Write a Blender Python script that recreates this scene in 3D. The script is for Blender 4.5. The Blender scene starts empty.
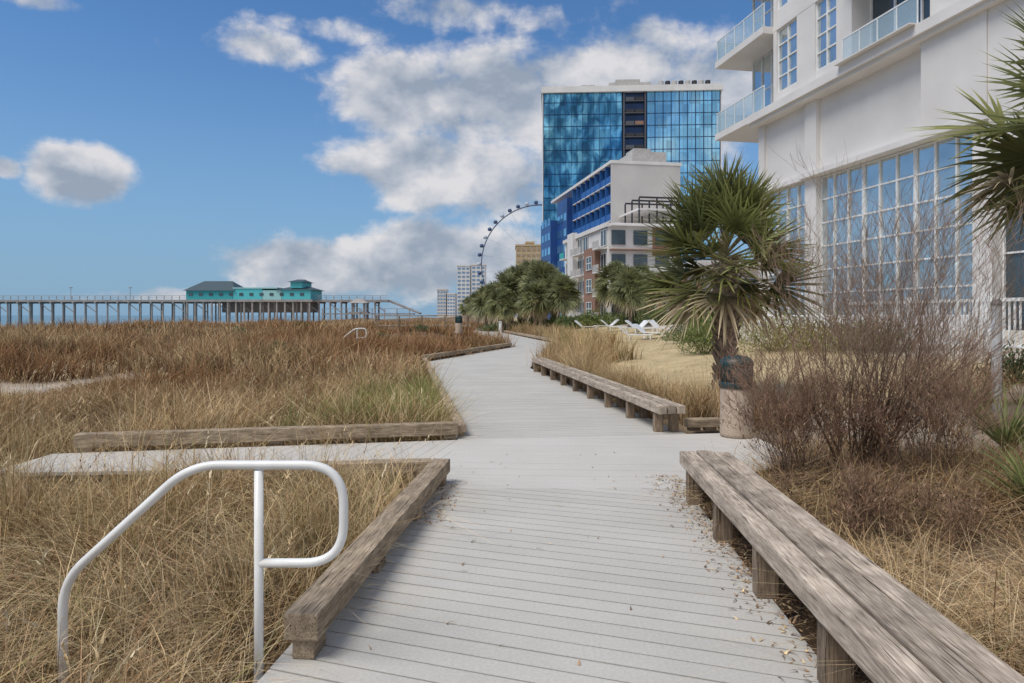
import bpy, bmesh, math, random
import numpy as np
from mathutils import Vector, Matrix
random.seed(4); rng=np.random.default_rng(7)
S=bpy.context.scene
S.view_settings.view_transform='Standard'
try: S.view_settings.look='None'
except Exception: pass
S.view_settings.exposure=0
COL=S.collection
H=1.6; F=683.0; HY=315.0

# ------------------------------------------------------------------ materials
def newmat(name):
    m=bpy.data.materials.new(name); m.use_nodes=True
    nt=m.node_tree; b=nt.nodes['Principled BSDF']
    return m,nt,b
def N(nt,t,**k):
    n=nt.nodes.new(t)
    for a,v in k.items(): setattr(n,a,v)
    return n
def mat(name,c1,c2=None,rough=.7,scale=3.0,metal=0.0,bump=0.0,bscale=None,stretch=(1,1,1),spec=.5,lo=.35,hi=.65,detail=6):
    m,nt,b=newmat(name)
    b.inputs['Roughness'].default_value=rough; b.inputs['Metallic'].default_value=metal
    b.inputs['Specular IOR Level'].default_value=spec
    if c2 is None: c2=tuple(x*.85 for x in c1)
    tc=N(nt,'ShaderNodeTexCoord'); mp=N(nt,'ShaderNodeMapping'); mp.inputs['Scale'].default_value=stretch
    nt.links.new(tc.outputs['Object'],mp.inputs['Vector'])
    no=N(nt,'ShaderNodeTexNoise'); no.inputs['Scale'].default_value=scale; no.inputs['Detail'].default_value=detail
    nt.links.new(mp.outputs['Vector'],no.inputs['Vector'])
    r=N(nt,'ShaderNodeValToRGB'); r.color_ramp.elements[0].position=lo; r.color_ramp.elements[1].position=hi
    r.color_ramp.elements[0].color=(*c2,1); r.color_ramp.elements[1].color=(*c1,1)
    nt.links.new(no.outputs['Fac'],r.inputs['Fac']); nt.links.new(r.outputs['Color'],b.inputs['Base Color'])
    if bump:
        n2=N(nt,'ShaderNodeTexNoise'); n2.inputs['Scale'].default_value=bscale or scale*3; n2.inputs['Detail'].default_value=6
        nt.links.new(mp.outputs['Vector'],n2.inputs['Vector'])
        bp=N(nt,'ShaderNodeBump'); bp.inputs['Strength'].default_value=bump; bp.inputs['Distance'].default_value=.02
        nt.links.new(n2.outputs['Fac'],bp.inputs['Height']); nt.links.new(bp.outputs['Normal'],b.inputs['Normal'])
    return m
def woodmat(name,light,mid,dark,axis='x'):
    m,nt,b=newmat(name); b.inputs['Roughness'].default_value=.85; b.inputs['Specular IOR Level'].default_value=.25
    tc=N(nt,'ShaderNodeTexCoord')
    def noise(st,sc,d=8,dist=0):
        if axis=='z': st=(st[1],st[2],st[0])
        mp=N(nt,'ShaderNodeMapping'); mp.inputs['Scale'].default_value=st
        nt.links.new(tc.outputs['Object'],mp.inputs['Vector'])
        n=N(nt,'ShaderNodeTexNoise'); n.inputs['Scale'].default_value=sc; n.inputs['Detail'].default_value=d; n.inputs['Distortion'].default_value=dist
        nt.links.new(mp.outputs['Vector'],n.inputs['Vector']); return n
    g=noise((1.8,26,26),3,10,1.2); c=noise((1.1,42,42),3,6,.3); bl=noise((2.0,3.4,3.4),2.6,8)
    r=N(nt,'ShaderNodeValToRGB'); e=r.color_ramp.elements; e[0].position=.25; e[0].color=(*dark,1); e[1].position=.72; e[1].color=(*light,1)
    k=e.new(.5); k.color=(*mid,1)
    nt.links.new(g.outputs['Fac'],r.inputs['Fac'])
    cr=N(nt,'ShaderNodeMapRange'); cr.inputs['From Min'].default_value=.33; cr.inputs['From Max'].default_value=.38; cr.inputs['To Min'].default_value=.22; cr.inputs['To Max'].default_value=1
    nt.links.new(c.outputs['Fac'],cr.inputs['Value'])
    b2=N(nt,'ShaderNodeMapRange'); b2.inputs['From Min'].default_value=.3; b2.inputs['From Max'].default_value=.7; b2.inputs['To Min'].default_value=.6; b2.inputs['To Max'].default_value=1.25
    nt.links.new(bl.outputs['Fac'],b2.inputs['Value'])
    vo=N(nt,'ShaderNodeTexVoronoi'); vo.inputs['Scale'].default_value=2.6; mpk=N(nt,'ShaderNodeMapping'); mpk.inputs['Scale'].default_value=(.55,1.6,1.6) if axis=='x' else (1.6,1.6,.55)
    nt.links.new(tc.outputs['Object'],mpk.inputs['Vector']); nt.links.new(mpk.outputs['Vector'],vo.inputs['Vector'])
    kn=N(nt,'ShaderNodeMapRange'); kn.inputs['From Min'].default_value=.03; kn.inputs['From Max'].default_value=.075; kn.inputs['To Min'].default_value=.3; kn.inputs['To Max'].default_value=1
    nt.links.new(vo.outputs['Distance'],kn.inputs['Value'])
    mu0=N(nt,'ShaderNodeMath',operation='MULTIPLY'); nt.links.new(cr.outputs['Result'],mu0.inputs[0]); nt.links.new(kn.outputs['Result'],mu0.inputs[1])
    mu=N(nt,'ShaderNodeMath',operation='MULTIPLY'); nt.links.new(mu0.outputs[0],mu.inputs[0]); nt.links.new(b2.outputs['Result'],mu.inputs[1])
    oi=N(nt,'ShaderNodeAttribute',attribute_name='PlankTone')
    mu2=N(nt,'ShaderNodeMath',operation='MULTIPLY'); nt.links.new(mu.outputs[0],mu2.inputs[0]); nt.links.new(oi.outputs['Fac'],mu2.inputs[1])
    vm=N(nt,'ShaderNodeVectorMath',operation='SCALE'); nt.links.new(r.outputs['Color'],vm.inputs[0]); nt.links.new(mu2.outputs[0],vm.inputs['Scale'])
    nt.links.new(vm.outputs['Vector'],b.inputs['Base Color'])
    bp=N(nt,'ShaderNodeBump'); bp.inputs['Strength'].default_value=.8; bp.inputs['Distance'].default_value=.006
    nt.links.new(mu.outputs[0],bp.inputs['Height']); nt.links.new(bp.outputs['Normal'],b.inputs['Normal'])
    return m
def foliagemat(name,trans=.3):
    m,nt,b=newmat(name)
    a=N(nt,'ShaderNodeAttribute',attribute_name='Col'); o=nt.nodes['Material Output']
    if trans<=0:
        nt.nodes.remove(b); d=N(nt,'ShaderNodeBsdfDiffuse'); nt.links.new(a.outputs['Color'],d.inputs['Color']); nt.links.new(d.outputs[0],o.inputs['Surface']); return m
    b.inputs['Roughness'].default_value=.55; b.inputs['Specular IOR Level'].default_value=.35
    nt.links.new(a.outputs['Color'],b.inputs['Base Color'])
    t=N(nt,'ShaderNodeBsdfTranslucent'); nt.links.new(a.outputs['Color'],t.inputs['Color'])
    mx=N(nt,'ShaderNodeMixShader'); mx.inputs[0].default_value=trans
    nt.links.new(b.outputs[0],mx.inputs[1]); nt.links.new(t.outputs[0],mx.inputs[2]); nt.links.new(mx.outputs[0],o.inputs['Surface'])
    return m
M_wood=woodmat('weathered_timber',(.56,.455,.33),(.38,.295,.205),(.18,.125,.085))
M_woodz=woodmat('weathered_timber_upright',(.40,.31,.22),(.27,.20,.14),(.12,.085,.06),axis='z')
M_woodb=woodmat('weathered_bench_timber',(.60,.51,.42),(.42,.345,.27),(.20,.15,.115))
M_white=mat('white_paint',(.8,.8,.79),(.7,.7,.68),rough=.35,scale=8)
M_stucco=mat('white_stucco',(.74,.715,.69),(.66,.635,.61),rough=.85,scale=.5,bump=.15,bscale=30)
M_stuccod=mat('cream_stucco',(.62,.57,.53),(.56,.51,.47),rough=.85,scale=.6)
M_frame=mat('white_window_frame',(.84,.84,.83),rough=.4)
M_glass=mat('window_glass',(.66,.72,.74),(.46,.52,.54),rough=.05,metal=.8,scale=.5)
M_dglass=mat('dark_window_glass',(.10,.13,.15),(.05,.07,.08),rough=.06,metal=.4,scale=.5)
M_conc=mat('concrete',(.5,.48,.45),(.4,.38,.36),rough=.9,scale=1.5)
M_tan=mat('tan_stucco',(.55,.42,.25),rough=.9)
M_brown=mat('brown_panel',(.30,.17,.12),rough=.8)
M_blue=mat('blue_panel',(.03,.14,.42),(.02,.10,.33),rough=.5,scale=.3)
M_navy=mat('navy_glass',(.02,.06,.16),(.01,.03,.08),rough=.15,metal=.3,scale=.2)
M_teal=mat('teal_paint',(.05,.40,.42),rough=.6)
M_troof=mat('dark_grey_teal_roof',(.06,.09,.10),rough=.6)
M_dark=mat('dark_metal',(.03,.03,.035),rough=.5)
M_fol=foliagemat('leaf'); M_grass=foliagemat('dry_grass_blades',0)
M_bark=foliagemat('twig_bark',0)
m,nt,b=newmat('balcony_glass'); b.inputs['Base Color'].default_value=(.62,.76,.78,1); b.inputs['Roughness'].default_value=.05; b.inputs['Alpha'].default_value=.38; b.inputs['Metallic'].default_value=.3
M_railglass=m

# ------------------------------------------------------------------ mesh helpers
def link(o,parent=None,loc=None,rz=None):
    COL.objects.link(o)
    if parent is not None: o.parent=parent
    if loc is not None: o.location=loc
    if rz is not None: o.rotation_euler=(0,0,rz)
    return o
def tag(o,label,cat,group=None,kind=None):
    if label: o['label']=label
    if cat: o['category']=cat
    if group: o['group']=group
    if kind: o['kind']=kind
def thing(name,label,cat,loc=(0,0,0),rz=0,group=None,kind=None):
    o=bpy.data.objects.new(name,None); o.empty_display_size=.2
    link(o,None,loc,rz); tag(o,label,cat,group,kind); return o
class MB:
    def __init__(s): s.v=[]; s.f=[]; s.tone=[]
    def box(s,x0,x1,y0,y1,z0,z1):
        n=len(s.v)
        s.v+=[(x0,y0,z0),(x1,y0,z0),(x1,y1,z0),(x0,y1,z0),(x0,y0,z1),(x1,y0,z1),(x1,y1,z1),(x0,y1,z1)]
        s.f+=[tuple(n+i for i in q) for q in ((3,2,1,0),(4,5,6,7),(0,1,5,4),(1,2,6,5),(2,3,7,6),(3,0,4,7))]
        s.tone+=[random.uniform(.78,1.18)]*6
        return s
    def tube(s,pts,r,n=12,cap=True):
        pts=[Vector(p) for p in pts]; rs=r if isinstance(r,(list,tuple)) else [r]*len(pts)
        base=len(s.v); up=None
        for i,p in enumerate(pts):
            if i==0: t=pts[1]-pts[0]
            elif i==len(pts)-1: t=pts[-1]-pts[-2]
            else: t=(pts[i+1]-pts[i]).normalized()+(pts[i]-pts[i-1]).normalized()
            t.normalize()
            if up is None:
                up=Vector((0,0,1)) if abs(t.z)<.9 else Vector((1,0,0))
            a=t.cross(up).normalized(); b=a.cross(t).normalized(); up=b
            for k in range(n):
                q=2*math.pi*k/n; w=p+(a*math.cos(q)+b*math.sin(q))*rs[i]; s.v.append(tuple(w))
        for i in range(len(pts)-1):
            for k in range(n):
                k2=(k+1)%n
                s.f.append((base+i*n+k,base+i*n+k2,base+(i+1)*n+k2,base+(i+1)*n+k))
        if cap:
            s.f.append(tuple(base+k for k in range(n))[::-1]); s.f.append(tuple(base+(len(pts)-1)*n+k for k in range(n)))
        return s
    def lathe(s,prof,n=32,c=(0,0)):
        base=len(s.v)
        for r,z in prof:
            for k in range(n):
                q=2*math.pi*k/n; s.v.append((c[0]+r*math.cos(q),c[1]+r*math.sin(q),z))
        for i in range(len(prof)-1):
            for k in range(n):
                k2=(k+1)%n; s.f.append((base+i*n+k,base+i*n+k2,base+(i+1)*n+k2,base+(i+1)*n+k))
        s.f.append(tuple(base+k for k in range(n))[::-1]); s.f.append(tuple(base+(len(prof)-1)*n+k for k in range(n)))
        return s
    def obj(s,name,m,parent=None,bevel=0,smooth=False,loc=None,rz=None):
        me=bpy.data.meshes.new(name); me.from_pydata(s.v,[],s.f); me.update()
        if 'timber' in m.name:
            tn=s.tone if len(s.tone)==len(s.f) else [1.0]*len(s.f)
            bm=bmesh.new(); bm.from_mesh(me); ly=bm.faces.layers.float.new('PlankTone')
            for i,f in enumerate(bm.faces): f[ly]=tn[i]
            if bevel: bmesh.ops.bevel(bm,geom=list(bm.edges),offset=bevel,segments=2,affect='EDGES',profile=.6)
            for f in bm.faces:
                if f[ly]<=.01: f[ly]=1.0
            bm.to_mesh(me); bm.free()
        elif bevel:
            bm=bmesh.new(); bm.from_mesh(me)
            bmesh.ops.bevel(bm,geom=list(bm.edges),offset=bevel,segments=2,affect='EDGES',profile=.6); bm.to_mesh(me); bm.free()
        if smooth:
            for p in me.polygons: p.use_smooth=True
        me.materials.append(m)
        return link(bpy.data.objects.new(name,me),parent,loc,rz)
def box(name,x0,x1,y0,y1,z0,z1,m,parent=None,bevel=0): return MB().box(x0,x1,y0,y1,z0,z1).obj(name,m,parent,bevel)
def npmesh(name,V,Q,C,m,parent=None,smooth=False):
    me=bpy.data.meshes.new(name); V=np.asarray(V,dtype=np.float32); Q=np.asarray(Q,dtype=np.int32); k=Q.shape[1]
    me.vertices.add(len(V)); me.vertices.foreach_set('co',V.ravel())
    me.loops.add(Q.size); me.loops.foreach_set('vertex_index',Q.ravel())
    me.polygons.add(len(Q)); me.polygons.foreach_set('loop_start',np.arange(0,Q.size,k,dtype=np.int32)); me.polygons.foreach_set('loop_total',np.full(len(Q),k,dtype=np.int32))
    me.update(calc_edges=True)
    if smooth: me.polygons.foreach_set('use_smooth',np.ones(len(Q),dtype=bool))
    if C is not None:
        a=me.color_attributes.new('Col','FLOAT_COLOR','POINT'); c=np.ones((len(V),4),dtype=np.float32); c[:,:3]=C; a.data.foreach_set('color',c.ravel())
    me.materials.append(m)
    return link(bpy.data.objects.new(name,me),parent)
def copy_thing(src,name,loc,rz=0,sc=1.0):
    o=src.copy(); COL.objects.link(o); o.name=name; o.location=loc; o.rotation_euler=(0,0,rz); o.scale=(sc,sc,sc)
    for ch in list(src.children):
        c=ch.copy(); COL.objects.link(c); c.parent=o
    return o

# ------------------------------------------------------------------ layout polygons (metres, camera stands at 0,0)
PA=[(-1.65,-2),(1.15,-2),(1.60,6.3),(-0.75,6.3)]
PB=[(-0.75,6.3),(1.60,6.3),(3.2,7.5),(3.2,9.3),(-0.69,8.75)]
PC=[(-0.69,8.75),(2.35,9.2),(0.54,20.6),(-2.96,23.3)]
PD=[(-2.96,23.3),(0.54,20.6),(2.34,39),(0,34)]
PE=[(0,34),(2.34,39),(-1.1,64),(-3.9,62)]
PF=[(-3.9,62),(-1.1,64),(-1,110),(-4,110)]
PL=[(-0.72,7.25),(-0.69,8.75),(-5.3,7.87),(-5.3,6.9)]
POLYS=[PA,PB,PC,PD,PE,PF,PL]
def polydist(P,x,y):
    d=np.full(np.shape(x),-1e9); n=len(P)
    ar=sum(P[i][0]*P[(i+1)%n][1]-P[(i+1)%n][0]*P[i][1] for i in range(n)); sg=1 if ar>0 else -1
    for i in range(n):
        (ax,ay),(bx,by)=P[i],P[(i+1)%n]; ex,ey=bx-ax,by-ay; l=math.hypot(ex,ey)
        d=np.maximum(d,sg*((x-ax)*ey-(y-ay)*ex)/l)
    return d
def pathdist(x,y):
    x=np.asarray(x,float); y=np.asarray(y,float)
    d=np.full(x.shape,1e9)
    for P in POLYS: d=np.minimum(d,polydist(P,x,y))
    return d
def ss(a,b,x):
    t=np.clip((x-a)/(b-a),0,1); return t*t*(3-2*t)
VN=np.random.default_rng(99).random((256,256))
def vnoise(x,y,s):
    u=np.asarray(x)*s+37.3; v=np.asarray(y)*s+11.7; i=np.floor(u).astype(int); j=np.floor(v).astype(int); a=u-i; b=v-j; a=a*a*(3-2*a); b=b*b*(3-2*b)
    g=lambda p,q: VN[p%256,q%256]
    return (g(i,j)*(1-a)+g(i+1,j)*a)*(1-b)+(g(i,j+1)*(1-a)+g(i+1,j+1)*a)*b
def fb(x,y,s): return .6*vnoise(x,y,s)+.4*vnoise(x+5,y-9,s*2.3)
def centre(y): return np.interp(y,[-2,6.3,9,22,37,63,110],[-.25,.42,.8,-1.2,1.2,-2.5,-2.5])
def height(x,y):
    x=np.asarray(x,float); y=np.asarray(y,float)
    c=centre(y); L=c-x; R=x-c
    dune=.16*np.sin(x*.55+1.3*np.sin(y*.21))+.13*np.sin(y*.43+x*.17)+.22*np.sin(x*.13+.7)*np.sin(y*.09+2)
    left=-.28+ss(12,32,y)*.30+dune*ss(1.5,7,L)*(.4+.6*ss(8,20,y))+(fb(x,y,.07)-.5)*1.1*ss(30,60,y)*ss(3,10,L)
    left=left-ss(42,80,L)*3.9
    right=-.03+ss(1.6,14,R)*1.1+.05*np.sin(x*1.1)*np.sin(y*.8)
    nat=np.where(L>0,left,right)
    d=pathdist(x,y)
    return np.where(d<0,-.22,-.22+(nat+.22)*ss(0,.35,d))
# ------------------------------------------------------------------ ground
def axis(a,b,step,lo,hi):
    v=list(np.arange(a,b+1e-6,step)); s=step; x=v[-1]
    while x<hi: s*=1.12; x+=s; v.append(x)
    s=step; x=v[0]; w=[]
    while x>lo: s*=1.12; x-=s; w.append(x)
    return np.array(w[::-1]+v)
gx=axis(-18,14,.2,-3000,3000); gy=axis(0,26,.2,-60,4500)
X,Y=np.meshgrid(gx,gy); Z=height(X,Y)
V=np.stack([X.ravel(),Y.ravel(),Z.ravel()],1)
nx,ny=len(gx),len(gy); I=np.arange(nx*ny).reshape(ny,nx)
Q=np.stack([I[:-1,:-1].ravel(),I[:-1,1:].ravel(),I[1:,1:].ravel(),I[1:,:-1].ravel()],1)
c=centre(Y); R=X-c
soil=np.array([.20,.14,.09]); lawn=np.array([.50,.395,.23]); sand=np.array([.54,.48,.40]); litter=np.array([.14,.09,.06])
C=np.tile(soil,(ny,nx,1)).astype(float)
def blend(C,col,w): return C*(1-w[...,None])+col*w[...,None]
lawnw=ss(2.6,3.2,R)*(1-ss(8.5,9.5,R))*ss(10.5,11.5,Y)
C=blend(C,np.array([.34,.26,.15]),ss(1.5,2.2,R)*ss(9,12,Y))
C=blend(C,sand,ss(6.0,8.5,R))
C=blend(C,lawn,lawnw)
C=blend(C,sand*.9,np.exp(-(((X-4.9)/1.3)**2+((Y-9.6)/2.0)**2)))
C=blend(C,litter,np.exp(-(((X-2.6)/1.3)**2+((Y-5.0)/1.9)**2)))
C=blend(C,np.array([.28,.20,.13]),np.exp(-(((X-3.2)/1.4)**2+((Y-3.4)/1.3)**2)))
def sandpatch(X,Y): return np.clip(np.exp(-(((X+15.5)/4.6)**2+((Y-17.6-.5*(X+13)+.5*np.sin(X*1.3))/1.9)**2))*1.6,0,1)
C=blend(C,sand*.9,sandpatch(X,Y))
C=blend(C,sand,ss(40,55,-R))
m,nt,b=newmat('dune_ground'); b.inputs['Roughness'].default_value=.95; b.inputs['Specular IOR Level'].default_value=.1
a=N(nt,'ShaderNodeAttribute',attribute_name='Col'); tc=N(nt,'ShaderNodeTexCoord')
n1=N(nt,'ShaderNodeTexNoise'); n1.inputs['Scale'].default_value=1.3; n1.inputs['Detail'].default_value=12; n1.inputs['Roughness'].default_value=.75
nt.links.new(tc.outputs['Object'],n1.inputs['Vector'])
mr=N(nt,'ShaderNodeMapRange'); mr.inputs['From Min'].default_value=.3; mr.inputs['From Max'].default_value=.7; mr.inputs['To Min'].default_value=.65; mr.inputs['To Max'].default_value=1.25
nt.links.new(n1.outputs['Fac'],mr.inputs['Value'])
sc=N(nt,'ShaderNodeVectorMath',operation='SCALE'); nt.links.new(a.outputs['Color'],sc.inputs[0]); nt.links.new(mr.outputs['Result'],sc.inputs['Scale']); nt.links.new(sc.outputs['Vector'],b.inputs['Base Color'])
n2=N(nt,'ShaderNodeTexNoise'); n2.inputs['Scale'].default_value=30; n2.inputs['Detail'].default_value=5
nt.links.new(tc.outputs['Object'],n2.inputs['Vector'])
bp=N(nt,'ShaderNodeBump'); bp.inputs['Strength'].default_value=.8; bp.inputs['Distance'].default_value=.03
nt.links.new(n2.outputs['Fac'],bp.inputs['Height']); nt.links.new(bp.outputs['Normal'],b.inputs['Normal'])
g=npmesh('ground',V,Q,C.reshape(-1,3),m,smooth=True); g['kind']='structure'
M_sea=mat('sea_water',(.16,.27,.31),(.10,.19,.23),rough=.3,scale=.05,bump=.5,bscale=.6)
s=box('sea',-6000,6000,-500,6000,-2.9,-2.7,M_sea); s['kind']='structure'

# ------------------------------------------------------------------ deck
def deckmat(name,c1,c2):
    m,nt,b=newmat(name); b.inputs['Roughness'].default_value=.75; b.inputs['Specular IOR Level'].default_value=.3
    a=N(nt,'ShaderNodeAttribute',attribute_name='Col'); tc=N(nt,'ShaderNodeTexCoord')
    n=N(nt,'ShaderNodeTexNoise'); n.inputs['Scale'].default_value=.9; n.inputs['Detail'].default_value=8; n.inputs['Roughness'].default_value=.6
    nt.links.new(tc.outputs['Object'],n.inputs['Vector'])
    r=N(nt,'ShaderNodeValToRGB'); r.color_ramp.elements[0].position=.3; r.color_ramp.elements[1].position=.62
    r.color_ramp.elements[0].color=(*c2,1); r.color_ramp.elements[1].color=(*c1,1)
    nt.links.new(n.outputs['Fac'],r.inputs['Fac'])
    mm=N(nt,'ShaderNodeVectorMath',operation='MULTIPLY'); nt.links.new(r.outputs['Color'],mm.inputs[0]); nt.links.new(a.outputs['Color'],mm.inputs[1])
    n3=N(nt,'ShaderNodeTexNoise'); n3.inputs['Scale'].default_value=60; n3.inputs['Detail'].default_value=4
    nt.links.new(tc.outputs['Object'],n3.inputs['Vector'])
    m3=N(nt,'ShaderNodeMapRange'); m3.inputs['From Min'].default_value=.3; m3.inputs['From Max'].default_value=.7; m3.inputs['To Min'].default_value=.9; m3.inputs['To Max'].default_value=1.06
    nt.links.new(n3.outputs['Fac'],m3.inputs['Value'])
    s2=N(nt,'ShaderNodeVectorMath',operation='SCALE'); nt.links.new(mm.outputs['Vector'],s2.inputs[0]); nt.links.new(m3.outputs['Result'],s2.inputs['Scale'])
    nt.links.new(s2.outputs['Vector'],b.inputs['Base Color'])
    return m
M_deck=deckmat('grey_deck_boards',(.51,.485,.445),(.45,.43,.39))
M_deckl=deckmat('pale_deck_boards',(.55,.525,.485),(.505,.48,.44))
def clip(poly,nx_,ny_,d,keep):
    out=[]
    for i in range(len(poly)):
        p,q=poly[i],poly[(i+1)%len(poly)]
        a=(p[0]*nx_+p[1]*ny_-d)*keep; b=(q[0]*nx_+q[1]*ny_-d)*keep
        if a>=0: out.append(p)
        if a*b<0: t=a/(a-b); out.append((p[0]+(q[0]-p[0])*t,p[1]+(q[1]-p[1])*t))
    return out
def deck(name,polys):
    vs=[];fs=[];cs=[]
    for P,ang,w,gap,var in polys:
        nx_,ny_=math.cos(ang),math.sin(ang)
        ds=[p[0]*nx_+p[1]*ny_ for p in P]; d=min(ds)
        while d<max(ds):
            q=clip(clip(P,nx_,ny_,d+gap/2,1),nx_,ny_,d+w-gap/2,-1); d+=w
            if len(q)<3: continue
            ar=sum(q[i][0]*q[(i+1)%len(q)][1]-q[(i+1)%len(q)][0]*q[i][1] for i in range(len(q)))
            if ar<0: q=q[::-1]
            if abs(ar)<1e-4: continue
            n=len(vs); k=len(q); sh=random.uniform(1-var,1+var); dz=random.uniform(-.0006,.0006)
            vs+=[(x,y,dz) for x,y in q]+[(x,y,-.035) for x,y in q]; cs+=[(sh,sh,sh*random.uniform(.99,1.0))]*(2*k)
            fs.append(tuple(range(n,n+k)))
            for i in range(k): fs.append((n+i,n+k+i,n+k+(i+1)%k,n+(i+1)%k))
    me=bpy.data.meshes.new(name); me.from_pydata(vs,[],fs); me.update()
    a=me.color_attributes.new('Col','FLOAT_COLOR','POINT')
    for i,c in enumerate(cs): a.data[i].color=(*c,1)
    return me
me=deck('boardwalk_path',[(PA,math.atan2(1,.34),.135,.011,.035),(PC,math.atan2(1,-.12),.14,.008,.03),(PD,math.atan2(1,.13),.14,.006,.03),(PE,math.atan2(1,-.13),.14,.006,.03),(PF,math.pi/2,.14,.006,.03)])
me.materials.append(M_deck); o=link(bpy.data.objects.new('boardwalk_path',me)); o['kind']='structure'
me=deck('boardwalk_landing_path',[(PB,math.atan2(1,.06),.14,.0015,.01),(PL,math.atan2(.2,-1),.14,.005,.02)])
me.materials.append(M_deckl); o=link(bpy.data.objects.new('boardwalk_landing_path',me)); o['kind']='structure'
mb=MB()
for i_,P in enumerate(POLYS):
    n=len(mb.v); mb.v+=[(x,y,-.06-.003*i_) for x,y in P]; r_=tuple(range(n,n+len(P))); mb.f.append(r_ if sum(P[i][0]*P[(i+1)%len(P)][1]-P[(i+1)%len(P)][0]*P[i][1] for i in range(len(P)))>0 else r_[::-1])
o=mb.obj('boardwalk_bed_path',mat('dark_joists',(.10,.09,.08),rough=.9)); o['kind']='structure'

# ------------------------------------------------------------------ kerbs and benches
def kerb(p0,p1,side,w=.165,h=.125,gap=.10,label='weathered timber kerb rail raised on short wooden blocks',piece=3.0,grp='timber kerbs along the boardwalk'):
    dx,dy=p1[0]-p0[0],p1[1]-p0[1]; L=math.hypot(dx,dy); a=math.atan2(dy,dx)
    t=thing('timber_kerb',label,'kerb',(p0[0],p0[1],0),a,group=grp)
    n=max(1,round(L/piece)); y0,y1=(0,w) if side>0 else (-w,0)
    for i in range(n):
        x0=L*i/n; x1=L*(i+1)/n-.008
        box('beam',x0,x1,y0,y1,gap,gap+h+random.uniform(-.004,.004),M_wood,t,bevel=.01)
        nb_=max(3,int((x1-x0)/1.0)+1)
        for j in range(nb_):
            xx=x0+.03+(x1-x0-.22)*j/(nb_-1)
            box('block',xx,xx+.16,y0+.03,y1-.03,0.002,gap-.001,M_wood,t,bevel=.006)
    return t
kerb((-0.89,3.13),(-0.59,6.55),1,piece=3.5,label='weathered timber kerb rail with square cut end face')
kerb((-0.79,6.72),(-3.0,6.42),-1,h=.11,gap=.05)
kerb((-0.69,8.80),(-5.1,7.92),-1,h=.16,gap=.05,piece=4.5,label='long weathered timber kerb beside the beach access walk')
kerb((-0.60,8.98),(-2.90,23.2),1,h=.10,gap=.05,w=.14)
kerb((-2.93,23.4),(0,34),1,h=.14,gap=.08,w=.2)
kerb((2.34,39),(-1.1,64),-1,h=.14,gap=.08,w=.2)
kerb((0,34.2),(-3.9,62),1,h=.14,gap=.06,w=.2)
kerb((2.42,9.36),(3.1,9.45),1,h=.12,gap=.05,piece=1)
kerb((0.6,20.9),(2.35,38.8),-1,h=.1,gap=.05,w=.14)
def bench(p0,p1,w,h,label,nl):
    dx,dy=p1[0]-p0[0],p1[1]-p0[1]; L=math.hypot(dx,dy); a=math.atan2(dy,dx)
    t=thing('low_bench',label,'bench',(p0[0],p0[1],0),a,group='low timber benches along the boardwalk')
    pw=(w-.034)/3
    seat=MB(); np_=max(1,round(L/3.6))
    for j in range(3):
        cuts=[0]+([L*(i+[0,.4,.2][j])/np_ for i in range(1,np_)] if np_>1 else [])+[L]
        for x0,x1 in zip(cuts[:-1],cuts[1:]):
            seat.box(x0+[0,.012,.004][j],x1-.005-[.01,0,.018][j],-(j*(pw+.017))-pw,-(j*(pw+.017)),h-.115,h+[0,.006,-.004][j])
            seat.tone[-6:]=[[1.02,.84,1.12][j]*random.uniform(.95,1.05)]*6
    seat.obj('seat',M_woodb,t,bevel=.011)
    for i in range(nl):
        x=.25+(L-.5)*i/(nl-1)
        l=MB(); l.box(x-.05,x+.05,-.14,-.02,0.002,h-.12); l.box(x-.05,x+.05,-w+.02,-w+.14,0.002,h-.12); l.box(x-.035,x+.035,-w+.145,-.145,h-.22,h-.12)
        l.obj('leg',M_woodz,t,bevel=.006)
    return t
bench((1.20,.8),(1.48,6.05),.43,.40,'long low timber bench of three grey weathered planks',6)
bench((1.96,9.12),(.56,19.5),.38,.385,'long low weathered timber bench running along the boardwalk edge',9)

# ------------------------------------------------------------------ handrail
def fillet(pts,rad,seg=8):
    pts=[Vector(p) for p in pts]; out=[pts[0]]
    for i in range(1,len(pts)-1):
        p=pts[i]; a=(pts[i-1]-p); b=(pts[i+1]-p); r=rad[i-1]
        p0=p+a.normalized()*r; p2=p+b.normalized()*r
        for k in range(seg+1):
            t=k/seg; out.append(p0*(1-t)**2+p*2*t*(1-t)+p2*t*t)
    out.append(pts[-1]); return out
t=thing('handrail','white painted bent steel tube handrail standing in dune grass','handrail',(-1.15,3.1,-.3))
ox,oz=-1.15,-.3
pts=[(-2.04,-.3),(-2.04,.39),(-1.46,.919),(-.765,.919),(-.765,.474),(-1.15,.474)]
P=fillet([(x-ox,0,z-oz) for x,z in pts],[.13,.14,.18,.18],10)
MB().tube(P,.0205,14).obj('rail',M_white,t,smooth=True)
MB().tube([(0,0,0),(0,0,.895-oz)],.0205,14).obj('post',M_white,t,smooth=True)
MB().tube([(0,0,.20),(0,0,.212)],.05,16).obj('base_flange',M_white,t)

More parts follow.
